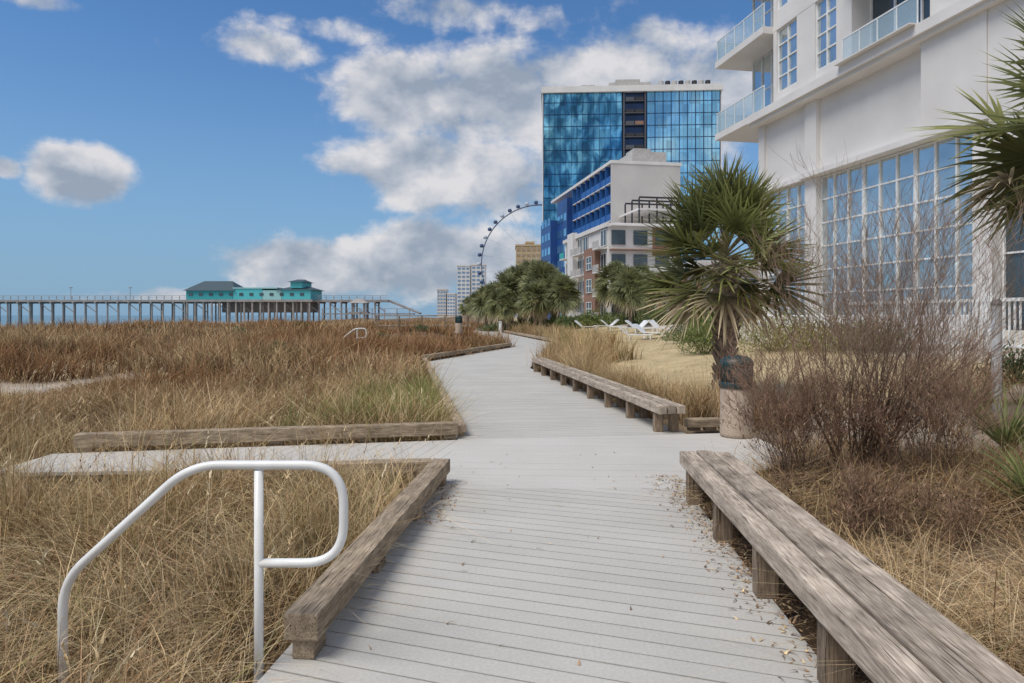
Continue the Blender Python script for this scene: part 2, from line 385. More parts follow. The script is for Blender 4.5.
# ------------------------------------------------------------------ litter bins
M_binb=mat('tan_exposed_aggregate',(.58,.47,.37),(.38,.29,.22),rough=.9,scale=90,bump=.4,bscale=120)
M_hood=mat('dark_blue_green_plastic',(.010,.045,.050),(.008,.033,.038),rough=.4,scale=4)
def bin_(loc,sc,label):
    t=thing('litter_bin',label,'litter bin',loc,0,group='litter bins beside the boardwalk'); t.scale=(sc*.82,sc*.82,sc)
    MB().lathe([(.20,0),(.235,.01),(.24,.05),(.235,.56),(.225,.60),(.2,.605)],36).obj('bin_body',M_binb,t,smooth=True)
    MB().lathe([(.246,.60),(.252,.61),(.252,.66),(.246,.67)],36).obj('rim',M_hood,t,smooth=True)
    MB().lathe([(.232,.672),(.236,.86),(.245,.865),(.245,.90),(.225,.94),(.16,.975),(.08,.99),(.01,.993)],36).obj('hood',M_hood,t,smooth=True)
    MB().box(-.13,.13,-.262,-.225,.70,.84).obj('flap',mat('bin_flap',(.03,.07,.08),rough=.4),t,bevel=.01)
bin_((2.96,9.0,0),1.08,'tan aggregate litter bin with dark green domed hood')
bin_((-3.35,43,.42),1.15,'litter bin with dark green hood among dune grass')

# ------------------------------------------------------------------ grass
def blades(base,h,w,lean,az,cb,ct,lv=3,curve=1.8):
    n=len(base); k=lv+1
    s=np.linspace(0,1,k)[None,:,None]
    ld=np.stack([np.cos(az),np.sin(az),np.zeros(n)],1)[:,None,:]
    sa=rng.uniform(0,2*np.pi,n); sd=np.stack([np.cos(sa),np.sin(sa),np.zeros(n)],1)[:,None,:]
    hh=h[:,None,None]; ll=lean[:,None,None]
    up=np.array([0,0,1.])[None,None,:]
    ctr=base[:,None,:]+up*hh*(s-.28*ll*s**3)+ld*hh*ll*s**curve
    ww=w[:,None,None]*(1-s*.88)*.5
    V=np.stack([ctr-sd*ww,ctr+sd*ww],2)
    idx=np.arange(n*k*2).reshape(n,k,2)
    Q=np.stack([idx[:,:-1,0],idx[:,:-1,1],idx[:,1:,1],idx[:,1:,0]],-1).reshape(-1,4)
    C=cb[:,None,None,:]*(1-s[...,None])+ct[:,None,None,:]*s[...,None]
    C=np.broadcast_to(C,(n,k,2,3))
    return V.reshape(-1,3),Q,C.reshape(-1,3)
def merge(parts):
    Vs=[];Qs=[];Cs=[];o=0
    for V,Q,C in parts: Vs.append(V);Qs.append(Q+o);Cs.append(C);o+=len(V)
    return np.concatenate(Vs),np.concatenate(Qs),np.concatenate(Cs)
straw=np.array([.70,.53,.31]); pale=np.array([.80,.68,.47]); brown=np.array([.42,.27,.16]); pink=np.array([.54,.38,.25]); green=np.array([.25,.29,.11]); dkb=np.array([.20,.13,.085])
def palette(n,ws,cols):
    i=rng.choice(len(cols),n,p=np.array(ws)/sum(ws)); c=np.array(cols)[i]; return c*rng.uniform(.65,1.2,(n,1))
def tufts(x,y,nb,hm,wd,spread,leanm,ws,cols,lv=3,hvar=.35,red=1.0,cl=1.6,fs=.16):
    q=fb(x,y,cl); keep=rng.random(len(x))<np.clip((q-.28)*3.2,.06,1); x=x[keep]; y=y[keep]
    nt_=len(x); hz=height(x,y)
    n=nt_*nb; r=np.abs(rng.normal(0,spread,n)); a=rng.uniform(0,2*np.pi,n)
    bx=np.repeat(x,nb)+r*np.cos(a); by=np.repeat(y,nb)+r*np.sin(a); bz=np.repeat(hz,nb)-.02
    hf=np.clip(.25+1.5*fb(x,y,cl),.4,1.5)
    ht=np.repeat(hm*rng.uniform(1-hvar,1+hvar,nt_)*hf,nb)*rng.uniform(.4,1.1,n)
    wind=np.repeat(fb(x,y,1.2)*9,nb)
    az=np.where(rng.random(n)<.5,a,wind)+rng.normal(0,.5,n)
    ln=np.abs(rng.normal(leanm,leanm*.6,n))
    tc_=np.repeat(palette(nt_,ws,cols),nb,axis=0)*.6+palette(n,ws,cols)*.4
    f=np.clip((fb(x,y,fs)-.43)*3.5+.15+rng.normal(0,.25,nt_),0,1)*red
    tn=np.array([1.10,1.05,.96])[None]*(1-f[:,None])+np.array([.78,.60,.50])[None]*f[:,None]
    g_=(.62+.75*fb(x+3,y+8,cl*1.3))[:,None]
    tc_=tc_*np.repeat(tn*g_,nb,axis=0)
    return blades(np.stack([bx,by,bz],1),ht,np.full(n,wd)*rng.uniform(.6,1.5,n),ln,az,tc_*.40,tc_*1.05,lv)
def scatter(n,x0,x1,y0,y1,cond):
    x=rng.uniform(x0,x1,n); y=rng.uniform(y0,y1,n); k=cond(x,y); return x[k],y[k]
def vis(x,y,mg=1.0): return (np.abs(x)<.80*y+mg)&(y>1.2)
left=lambda x,y:(x<centre(y))
parts=[]
cond=lambda x,y:left(x,y)&vis(x,y)&(pathdist(x,y)>.12)
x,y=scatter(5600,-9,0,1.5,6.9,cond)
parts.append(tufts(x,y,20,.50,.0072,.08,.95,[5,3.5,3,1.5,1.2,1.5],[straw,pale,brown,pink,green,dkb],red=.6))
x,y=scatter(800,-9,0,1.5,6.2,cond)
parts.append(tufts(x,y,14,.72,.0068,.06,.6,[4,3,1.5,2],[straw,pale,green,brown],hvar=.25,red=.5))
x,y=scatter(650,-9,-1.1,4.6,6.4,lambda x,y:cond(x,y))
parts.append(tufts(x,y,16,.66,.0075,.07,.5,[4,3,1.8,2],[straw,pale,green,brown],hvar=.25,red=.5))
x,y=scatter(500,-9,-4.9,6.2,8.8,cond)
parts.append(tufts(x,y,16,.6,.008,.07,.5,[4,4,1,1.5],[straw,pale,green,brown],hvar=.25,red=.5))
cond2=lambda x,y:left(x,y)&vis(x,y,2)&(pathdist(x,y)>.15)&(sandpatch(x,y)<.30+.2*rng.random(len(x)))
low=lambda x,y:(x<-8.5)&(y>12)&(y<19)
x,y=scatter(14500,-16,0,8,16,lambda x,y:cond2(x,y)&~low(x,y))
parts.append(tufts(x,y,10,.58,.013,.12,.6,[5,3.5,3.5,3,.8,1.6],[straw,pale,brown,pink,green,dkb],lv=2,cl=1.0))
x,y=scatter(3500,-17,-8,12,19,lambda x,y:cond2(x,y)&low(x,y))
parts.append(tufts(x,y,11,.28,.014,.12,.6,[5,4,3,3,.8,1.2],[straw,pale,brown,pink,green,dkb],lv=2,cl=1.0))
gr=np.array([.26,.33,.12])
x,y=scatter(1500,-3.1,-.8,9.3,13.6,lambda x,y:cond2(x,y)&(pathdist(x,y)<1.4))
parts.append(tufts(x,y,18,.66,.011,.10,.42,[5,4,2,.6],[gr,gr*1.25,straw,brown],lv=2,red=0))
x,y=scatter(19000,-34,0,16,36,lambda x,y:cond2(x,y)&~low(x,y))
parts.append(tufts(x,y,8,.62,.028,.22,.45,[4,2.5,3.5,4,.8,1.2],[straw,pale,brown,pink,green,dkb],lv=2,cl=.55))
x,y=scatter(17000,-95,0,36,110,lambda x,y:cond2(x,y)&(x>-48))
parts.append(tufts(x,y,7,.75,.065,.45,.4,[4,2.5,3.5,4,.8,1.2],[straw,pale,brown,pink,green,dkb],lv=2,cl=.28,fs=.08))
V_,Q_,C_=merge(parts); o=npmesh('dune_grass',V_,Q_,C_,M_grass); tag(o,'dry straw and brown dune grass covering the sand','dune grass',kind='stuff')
cnd=lambda x,y:left(x,y)&vis(x,y)&(pathdist(x,y)>.2)&(sandpatch(x,y)<.3)
x,y=scatter(2200,-16,0,2.2,18,cnd); n=len(x)
h=rng.uniform(.5,.92,n); az=rng.normal(0,1.1,n); ln=rng.uniform(.1,.5,n)
cc=palette(n,[2,1.5,1.5],[straw,pale,brown])
base=np.stack([x,y,height(x,y)],1)
ps=[blades(base,h,np.full(n,.006),ln,az,cc*.8,cc)]
for s_ in np.linspace(.78,1.0,8):
    b2=base.copy(); b2[:,2]+=h*(s_-.28*ln*s_**3); b2[:,0]+=np.cos(az)*h*ln*s_**1.8; b2[:,1]+=np.sin(az)*h*ln*s_**1.8
    ps.append(blades(b2,np.full(n,.045),np.full(n,.011),rng.uniform(.4,1.2,n),az+rng.normal(0,1.2,n),cc*.9,cc*1.0,lv=2))
V_,Q_,C_=merge(ps); o=npmesh('sea_oats',V_,Q_,C_,M_grass); tag(o,'tall sea oat stalks with feathery seed heads','sea oats',kind='stuff')
parts=[]
cr=lambda x,y:(~left(x,y))&vis(x,y)&(pathdist(x,y)>.1)
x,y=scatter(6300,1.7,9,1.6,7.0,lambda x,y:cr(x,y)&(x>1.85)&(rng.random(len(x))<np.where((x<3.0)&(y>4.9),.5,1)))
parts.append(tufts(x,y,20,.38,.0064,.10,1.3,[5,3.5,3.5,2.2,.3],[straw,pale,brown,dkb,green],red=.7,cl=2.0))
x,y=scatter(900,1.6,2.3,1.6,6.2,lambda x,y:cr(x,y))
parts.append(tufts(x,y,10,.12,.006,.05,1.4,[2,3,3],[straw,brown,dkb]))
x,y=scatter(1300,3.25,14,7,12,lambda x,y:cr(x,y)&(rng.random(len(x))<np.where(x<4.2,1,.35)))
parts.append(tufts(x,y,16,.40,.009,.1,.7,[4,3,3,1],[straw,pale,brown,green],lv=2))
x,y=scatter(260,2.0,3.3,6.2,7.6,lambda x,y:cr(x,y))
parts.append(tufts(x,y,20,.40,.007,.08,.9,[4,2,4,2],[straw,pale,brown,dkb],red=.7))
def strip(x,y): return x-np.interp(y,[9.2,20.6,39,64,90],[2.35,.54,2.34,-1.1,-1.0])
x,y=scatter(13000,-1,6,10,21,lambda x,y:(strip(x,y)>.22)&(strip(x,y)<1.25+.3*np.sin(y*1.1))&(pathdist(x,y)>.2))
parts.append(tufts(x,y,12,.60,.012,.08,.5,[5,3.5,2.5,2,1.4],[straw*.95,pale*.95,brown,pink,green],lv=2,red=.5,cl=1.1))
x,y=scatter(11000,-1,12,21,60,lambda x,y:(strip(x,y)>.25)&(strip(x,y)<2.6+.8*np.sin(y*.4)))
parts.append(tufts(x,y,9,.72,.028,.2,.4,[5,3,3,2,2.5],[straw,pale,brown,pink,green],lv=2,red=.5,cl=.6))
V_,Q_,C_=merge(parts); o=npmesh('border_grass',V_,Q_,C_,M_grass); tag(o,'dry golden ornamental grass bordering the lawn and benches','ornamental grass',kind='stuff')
x,y=scatter(30000,1,12,10.5,45,lambda x,y:((x-centre(y))>2.4)&((x-centre(y))<9.2))
o=npmesh('lawn_grass',*tufts(x,y,4,.035,.012,.15,.8,[5,3,1.2,.6],[straw,pale,brown,green],lv=2,red=.3,cl=.5),M_grass); tag(o,'short dormant straw coloured lawn grass','lawn',kind='stuff')
n=1100; x=rng.normal(1.48,.12,n); y=rng.uniform(2.4,6.8,n); x+=.05*(y-4)*.5
k=(x>1.15)&(x<1.95); x,y=x[k],y[k]
x2=rng.normal(-.62,.09,160); y2=rng.uniform(5.2,6.6,160); x3=rng.uniform(-1,1.3,50); y3=rng.uniform(2.5,8,50)
x=np.concatenate([x,x2,x3]);y=np.concatenate([y,y2,y3]); n=len(x)
cc=palette(n,[2,2,1],[brown,dkb,straw])
o=npmesh('leaf_litter',*blades(np.stack([x,y,np.full(n,.003)],1),np.full(n,.02),rng.uniform(.01,.02,n),rng.uniform(1.5,3,n),rng.uniform(0,6.28,n),cc,cc,lv=2),M_grass); tag(o,'scattered dead leaves along the boardwalk edge','leaf litter',kind='stuff')

# ------------------------------------------------------------------ twiggy shrubs
def prisms(P0,P1,R0,R1,n=3):
    P0,P1=np.array(P0),np.array(P1); R0,R1=np.array(R0),np.array(R1)
    d=P1-P0; d/=np.linalg.norm(d,axis=1,keepdims=True)+1e-9
    ref=np.where(np.abs(d[:,2:3])<.9,np.array([[0,0,1.]]),np.array([[1.,0,0]]))
    a=np.cross(d,ref); a/=np.linalg.norm(a,axis=1,keepdims=True); b=np.cross(d,a)
    q=np.arange(n)*2*np.pi/n
    ring=a[:,None,:]*np.cos(q)[None,:,None]+b[:,None,:]*np.sin(q)[None,:,None]
    V=np.concatenate([P0[:,None,:]+ring*R0[:,None,None],P1[:,None,:]+ring*R1[:,None,None]],1)
    idx=np.arange(len(P0)*2*n).reshape(-1,2,n)
    Q=np.stack([idx[:,0,:],np.roll(idx[:,0,:],-1,1),np.roll(idx[:,1,:],-1,1),idx[:,1,:]],-1).reshape(-1,4)
    return V.reshape(-1,3),Q
def twig_shrub(name,loc,hgt,wid,nst,label,col,col2,depth=5,rseed=1,stem=.018,minr=.0015,leaves=0,lz=1.2,upw=.07,ang=(.4,.75),p2=.4):
    rr=random.Random(rseed); A=[];B=[];RA=[];RB=[];CC=[]
    def grow(p,d,L,r,lv):
        nseg=3
        for i in range(nseg):
            d=(d+Vector((rr.gauss(0,.13),rr.gauss(0,.13),rr.gauss(upw,.08)))).normalized()
            q=p+d*(L/nseg); A.append(tuple(p));B.append(tuple(q)); r2=r*.86; RA.append(r);RB.append(r2)
            t=min(1,lv/depth); CC.append([col[k]*(1-t)+col2[k]*t for k in range(3)])
            if lv<depth and (i>0 or lv==0):
                for _ in range(1 if lv<1 else (2 if rr.random()<p2 else 1)):
                    ax=Vector((rr.gauss(0,1),rr.gauss(0,1),rr.gauss(0,.5))).normalized()
                    nd=(d+ax*rr.uniform(*ang)+Vector((0,0,.12))).normalized()
                    grow(q,nd,L*rr.uniform(.58,.82),max(r2*.62,minr),lv+1)
            p=q; r=r2
    for i in range(nst):
        a=rr.uniform(0,6.283); tilt=rr.uniform(.05,1)**.8
        d=Vector((math.cos(a)*tilt*wid/hgt,math.sin(a)*tilt*wid/hgt,1)).normalized()
        grow(Vector((math.cos(a)*.25*rr.random(),math.sin(a)*.25*rr.random(),0)),d,hgt*rr.uniform(.28,.46),stem*rr.uniform(.5,1.1),0)
    V,Q=prisms(A,B,RA,RB); C=np.repeat(np.array(CC),6,axis=0)*np.repeat(rng.uniform(.6,1.4,(len(A),1)),6,axis=0)
    t=thing(name,label,'shrub',loc); npmesh('branches',V,Q,C,M_bark,t)
    if leaves:
        E=np.array(B); E=E[E[:,2]<lz]; pr_=np.exp(-E[:,2]/(lz*.5)); pr_/=pr_.sum(); i=rng.choice(len(E),leaves,p=pr_); n=leaves
        c=palette(n,[3,2,2],[np.array([.24,.14,.09]),np.array([.38,.25,.16]),np.array([.13,.085,.06])])
        V,Q,C=blades(E[i]+rng.normal(0,.03,(n,3)),rng.uniform(.02,.05,n),rng.uniform(.006,.012,n),rng.uniform(.3,2,n),rng.uniform(0,6.28,n),c*.8,c,lv=2); npmesh('dead_leaves',V,Q,C,M_bark,t)
    return t
tc1=(.16,.115,.09); tc2=(.32,.225,.165)
twig_shrub('bare_shrub',(3.12,6.2,.03),2.5,1.05,25,'tall open fan of bare brown twigs behind the bench',tc1,tc2,5,3,stem=.016,leaves=2400,lz=1.0)
twig_shrub('bare_shrub',(2.55,6.1,.0),1.25,.6,20,'low leafless reddish brown shrub behind the bench',tc1,(.33,.21,.145),5,5,stem=.008,leaves=2400,lz=.8)
twig_shrub('bare_shrub',(3.45,5.7,.05),1.35,.75,16,'tangled leafless brown shrub beside the bench',tc1,(.34,.22,.155),5,8,stem=.008,leaves=2000,lz=.7)
twig_shrub('bare_shrub',(4.3,7.2,.1),1.5,.6,8,'sparse leafless brown shrub on sandy ground',tc1,tc2,5,11,stem=.009)
twig_shrub('bare_shrub',(2.35,4.9,-.03),.55,.5,16,'small dead brown bush tangled behind the bench',tc1,(.32,.21,.14),4,14,stem=.006,leaves=1400,lz=.5)
twig_shrub('bare_shrub',(2.95,4.7,-.03),.5,.55,14,'matted dead brown stems among dry grass',tc1,(.34,.23,.15),4,17,stem=.006,leaves=1400,lz=.5)

# ------------------------------------------------------------------ palms
M_trunk=mat('palm_trunk_bark',(.36,.29,.22),(.15,.11,.085),rough=.95,scale=9,bump=.8,bscale=25)
def palm_mesh(hz,nl,R,seg,droopy=.5,rseed=1,segw=.03,elmin=-40,deadf=.9,fol=(.13,.155,.06)):
    rr=np.random.default_rng(rseed); parts=[]; stems=[[],[],[],[]]
    for i in range(nl):
        f=i/(nl-1); el=math.radians(88-(88-elmin)*f+rr.normal(0,8)); az=i*2.39996+rr.normal(0,.3)
        d=np.array([math.cos(az)*math.cos(el),math.sin(az)*math.cos(el),math.sin(el)])
        pl=R*rr.uniform(.34,.60); c0=np.array([0,0,hz+.12*math.sin(el)]); tip=c0+d*pl+np.array([0,0,-.08*R*math.cos(el)])
        stems[0].append(c0);stems[1].append(tip);stems[2].append(.014*R);stems[3].append(.008*R)
        d2=(tip-c0)/np.linalg.norm(tip-c0)
        side=np.cross(d2,[0,0,1]); side/=np.linalg.norm(side)+1e-9
        roll=rr.normal(0,.6); nrm=np.cross(side,d2); side=side*math.cos(roll)+nrm*math.sin(roll); nrm=np.cross(side,d2)
        dead=f>deadf
        base_c=np.array([.42,.34,.22]) if dead else np.array(fol)*rr.uniform(.5,1.4)+np.array([.06,.045,.005])*rr.random()
        a=np.linspace(-1.5,1.5,seg)+rr.normal(0,.04,seg)
        L=R*.58*(1-.30*(np.abs(a)/1.5)**2)*rr.uniform(.85,1.1,seg)
        dirs=d2[None]*np.cos(a)[:,None]+side[None]*np.sin(a)[:,None]+nrm[None]*(.11*rr.normal(0,1,seg)[:,None]+.28*np.abs(np.sin(a))[:,None])
        s=np.array([0,.33,.66,1.0]); dr=droopy*rr.uniform(.4,1.3)*(2.0 if dead else 1)
        ctr=tip[None,None]+dirs[:,None,:]*(L[:,None]*s[None])[...,None]; ctr[...,2]-=dr*(L[:,None]*s[None]**2.6)*.55
        wv=np.cross(dirs,nrm[None]); wv/=np.linalg.norm(wv,axis=1,keepdims=True)
        ww=segw*R*np.array([.5,1.1,.7,.04])[None,:,None]*.5
        V=np.stack([ctr-wv[:,None]*ww,ctr+wv[:,None]*ww],2); k=4
        idx=np.arange(seg*k*2).reshape(seg,k,2)
        Q=np.stack([idx[:,:-1,0],idx[:,:-1,1],idx[:,1:,1],idx[:,1:,0]],-1).reshape(-1,4)
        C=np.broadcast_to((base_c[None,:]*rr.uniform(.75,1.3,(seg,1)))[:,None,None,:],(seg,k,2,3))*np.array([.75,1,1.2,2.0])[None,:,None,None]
        parts.append((V.reshape(-1,3),Q,C.reshape(-1,3)))
    V,Q=prisms(*[np.array(q) for q in stems],n=4); parts.append((V,Q,np.tile([.28,.26,.12],(len(V),1))))
    return merge(parts)
def trunk_mb(h,r0,r1,boots=True,rseed=2):
    rr=random.Random(rseed); mb=MB(); pts=[];rs=[];n=14
    for i in range(n+1):
        t=i/n; pts.append((.05*math.sin(t*2.4),.03*math.sin(t*3),-.1+t*(h+.1))); rs.append((r0*(1-t)+r1*t)*(1.12 if i==0 else 1)*rr.uniform(.92,1.08))
    mb.tube(pts,rs,16)
    if boots:
        k=0; z=.1
        while z<h:
            a=k*2.4; t=z/h; r=(r0*(1-t)+r1*t); L=.10+.12*rr.random()
            cx,cy=.05*math.sin(t*2.4),.03*math.sin(t*3)
            mb.tube([(cx+math.cos(a)*r*.9,cy+math.sin(a)*r*.9,z),(cx+math.cos(a)*(r+L*.5),cy+math.sin(a)*(r+L*.5),z+L)],[.04,.014],5); z+=.016; k+=1
    return mb
pg='sabal palms beside the boardwalk'
px,py=3.76,12.1; pz=float(height(px,py))
t=thing('palm_tree','cabbage palm with rough trunk and spiky fan fronds on lawn edge','palm tree',(px,py,pz),group=pg)
trunk_mb(2.45,.145,.165).obj('trunk',M_trunk,t)
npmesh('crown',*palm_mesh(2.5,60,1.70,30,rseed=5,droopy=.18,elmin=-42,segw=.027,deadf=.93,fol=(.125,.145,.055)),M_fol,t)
tx,ty=6.70,7.6
t2=thing('palm_tree','cabbage palm whose fronds hang beside the white hotel','palm tree',(tx,ty,float(height(tx,ty))),group=pg)
trunk_mb(3.2,.16,.17,rseed=5).obj('trunk',M_trunk,t2)
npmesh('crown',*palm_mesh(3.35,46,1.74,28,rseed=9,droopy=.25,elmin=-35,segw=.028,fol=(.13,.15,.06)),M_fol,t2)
base_t=thing('palm_tree','tall green cabbage palm in a dense grove','palm tree',((536-512)/F*76,76,.3),group='palm grove by the hotels')
trunk_mb(3.5,.2,.17,boots=False).obj('trunk',M_trunk,base_t)
npmesh('crown',*palm_mesh(3.9,60,2.2,18,rseed=12,droopy=.6,segw=.055,elmin=-55,fol=(.17,.185,.095),deadf=.93),M_fol,base_t)
far=[(486,72,.85),(497,70,.95),(508,66,1.0),(520,68,1.15),(532,72,1.3),(541,64,1.1),(553,62,.9),(563,60,.8),(512,80,1.25),(526,84,1.45),(545,82,1.25),(491,84,.95),(478,92,.9),(557,74,1.0),(616,56,.95),(630,50,.75),(643,54,.8),(468,100,.8),(503,62,.75),(535,60,.8)]
for (xp,D,s_) in far:
    xx=(xp-512)/F*D
    copy_thing(base_t,'palm_tree',(xx,D,float(height(xx,D))-.2),random.uniform(0,6.28),s_*random.uniform(.95,1.05))

# ------------------------------------------------------------------ leafy shrubs / hedges
def leafblob(name,loc,rx,ry,rz,n,col,label,lw=.05,rseed=1,cat='shrub',grp=None):
    rr=np.random.default_rng(rseed)
    k=14; cen=rr.normal(0,1,(k,3)); cen/=np.linalg.norm(cen,axis=1,keepdims=True); cen*=rr.uniform(.2,.7,(k,1)); cen[:,2]=np.abs(cen[:,2])
    i=rr.integers(0,k,n); p=rr.normal(0,1,(n,3)); p/=np.linalg.norm(p,axis=1,keepdims=True); p=cen[i]+p*(.42*rr.uniform(.55,1,(n,1)))
    p=p[p[:,2]>-.02]; n=len(p)
    P=p*np.array([rx,ry,rz])
    C=np.array(col)[None]*(rr.uniform(.6,1.4,n))[:,None]
    V,Q,Cc=blades(P,np.full(n,lw*2.2),np.full(n,lw)*rr.uniform(.6,1.3,n),rr.uniform(.4,1.5,n),rr.uniform(0,6.28,n),C,C*1.2,lv=2)
    t=thing(name,label,cat,loc,group=grp)
    k=10;a=rr.uniform(0,6.28,k); P1=np.stack([np.cos(a)*rx*.5,np.sin(a)*ry*.5,np.full(k,rz*.6)],1)
    v2,q2=prisms(np.zeros((k,3))+np.array([0,0,-.1]),P1,np.full(k,.02),np.full(k,.008))
    npmesh('stems',v2,q2,np.tile([.1,.07,.05],(len(v2),1)),M_bark,t)
    npmesh('foliage',V,Q,Cc,M_fol,t)
    return t
hg='evergreen shrubs by the hotels'
yl='yellow green leafy shrub before the white hotel'; dl='dark green leafy shrub before the white hotel'
for (xp,D,rx,rz,col,lab) in [(772,19.5,1.9,1.5,(.26,.27,.08),yl),(806,18.5,1.6,1.45,(.30,.28,.09),yl),(842,17.5,1.3,1.3,(.26,.25,.08),yl),(884,16.5,1.2,1.1,(.18,.19,.07),dl),
    (682,24,1.7,1.25,(.20,.24,.07),yl),(660,29,1.8,1.1,(.14,.19,.06),'green leafy shrub behind the lawn'),(705,21,1.2,1.1,(.16,.19,.06),dl),
    (640,52,3.0,1.4,(.16,.19,.07),'green leafy hedge behind the sun loungers'),(600,56,3.0,1.3,(.17,.21,.07),'green leafy hedge behind the sun loungers'),(575,58,2.2,1.1,(.14,.18,.07),'green leafy hedge behind the sun loungers'),
    (560,60,2.0,1.2,(.12,.15,.06),'dark green shrub below the palm grove'),(530,66,3.0,1.6,(.12,.15,.06),'dark green shrub below the palm grove'),(500,68,3.0,1.5,(.13,.16,.06),'dark green shrub below the palm grove'),
    (1012,11,.7,.8,(.08,.10,.04),'small dark evergreen shrub on sandy ground'),(665,48,2.6,1.3,(.13,.16,.06),'dark green shrub beside the sun loungers'),(710,36,2.2,1.4,(.11,.14,.05),'dark green shrub beside the white hotel')]:
    xx=(xp-512)/F*D+(1.4 if xp in(660,682) else 0)
    leafblob('leafy_shrub',(xx,D,float(height(xx,D))),rx,rx*.8,rz,int(1700*rx),col,lab,lw=.035*max(1,D/22),rseed=xp,grp=hg)
for (xp,D) in [(278,24),(215,50),(420,48),(300,60),(240,38),(150,44),(380,36)]:
    xx=(xp-512)/F*D
    leafblob('dune_shrub',(xx,D,float(height(xx,D))+.2),.5*D/30,.5*D/30,.5,400,(.15,.17,.075),'small green shrub growing among dry dune grass',lw=.03*D/20,rseed=xp,grp='dune shrubs')
def yucca(loc,R,n,label,rseed):
    rr=np.random.default_rng(rseed); az=rr.uniform(0,6.28,n); base=np.zeros((n,3)); base[:,2]=.1+.3*rr.random(n)*R
    c=np.array([.17,.19,.07])[None]*rr.uniform(.7,1.6,(n,1))
    V,Q,C=blades(base,R*rr.uniform(.7,1.1,n),np.full(n,.05*R),rr.uniform(.2,1.6,n),az,c,c*1.5,lv=3,curve=1.15)
    t=thing('yucca_plant',label,'yucca',loc,group='spiky yuccas'); npmesh('leaves',V,Q,C,M_fol,t)
    trunk_mb(.15+.25*R,.05,.04,boots=False).obj('stem',M_trunk,t)
yucca((4.85,6.7,.1),.65,80,'spiky green yucca on sandy ground',1)
yucca((3.80,4.95,.0),.60,90,'spiky yellow green yucca among dead grass',2)
yucca((5.9,8.6,.15),.6,60,'spiky green yucca on sandy ground',3)

# ------------------------------------------------------------------ white hotel (local x = along facade, local y = outward)
hx,hy=15.5,22.8; ha=math.atan2(.983,-.181)
Ht=thing('hotel_building','white stucco seaside hotel with gridded windows and glass balconies','hotel',(hx,hy,0),ha)
st=MB(); st.box(-14,13.4,-14,-.9,.0,11.5); st.box(-14,11.9,-14,-.9,11.501,28); st.obj('wall_core',M_stucco,Ht)
w=MB()
w.box(-.75,-.002,-.9,.15,0,8.0)
w.box(8.5,9.35,-.9,.10,0,11.6)
w.box(12.9,13.42,-.9,.08,0,11.6)
w.box(-.74,2.0,-.9,.35,8.15,11.6)
w.box(-14,-.752,-.9,.30,6.2,11.6)
w.box(2.002,8.498,-.9,-.12,8.15,11.6)
w.box(9.352,12.898,-.9,-.05,8.15,11.6)
w.box(0,8.498,-.9,-.02,0,1.55); w.box(9.352,12.898,-.9,-.02,0,1.55)
w.box(-14,-.752,-.9,-.03,0,1.0)
w.obj('wall',M_stucco,Ht)
l=MB(); l.box(-.8,9.40,-.9,.42,7.92,8.148); l.box(9.401,13.5,-.9,.2,7.92,8.148); l.obj('ledge',M_stucco,Ht)
l=MB(); l.box(-14,13.4,-.9,.75,11.602,12.0); l.box(-14,13.4,-.9,.60,11.45,11.60); l.obj('cornice',M_stucco,Ht)
def window(par,x0,x1,z0,z1,cols,rows,y=-.3,fr=.07,glass=M_glass,mat_f=M_frame,name='window'):
    g=box(name,x0,x1,y-.05,y,z0,z1,glass,par)
    f=MB()
    for i in range(cols+1):
        xx=x0+(x1-x0)*i/cols; ww=fr if i in(0,cols) else fr*.6
        a,b_=max(x0,xx-ww),min(x1,xx+ww); f.box(a,b_,y+.001,y+.07,z0,z1)
    for j in range(rows+1):
        zz=z0+(z1-z0)*j/rows; ww=fr if j in(0,rows) else fr*.5
        a,b_=max(z0,zz-ww),min(z1,zz+ww); f.box(x0+.005,x1-.005,y+.001,y+.06,a,b_)
    f.obj('frame',mat_f,g); return g
nb=3
for i in range(nb): window(Ht,8.5*i/nb+.01,8.5*(i+1)/nb-.01,1.55,7.9,3,6,y=-.20,fr=.06)
for i in range(2): window(Ht,9.36+1.77*i,9.36+1.77*(i+1)-.01,1.55,7.9,2,6,y=-.20,fr=.055)
for i in range(4): window(Ht,-.77-2.2*(i+1)+.01,-.77-2.2*i,1.0,6.18,2,2,y=-.3,fr=.06,glass=M_dglass)
EB=11.9
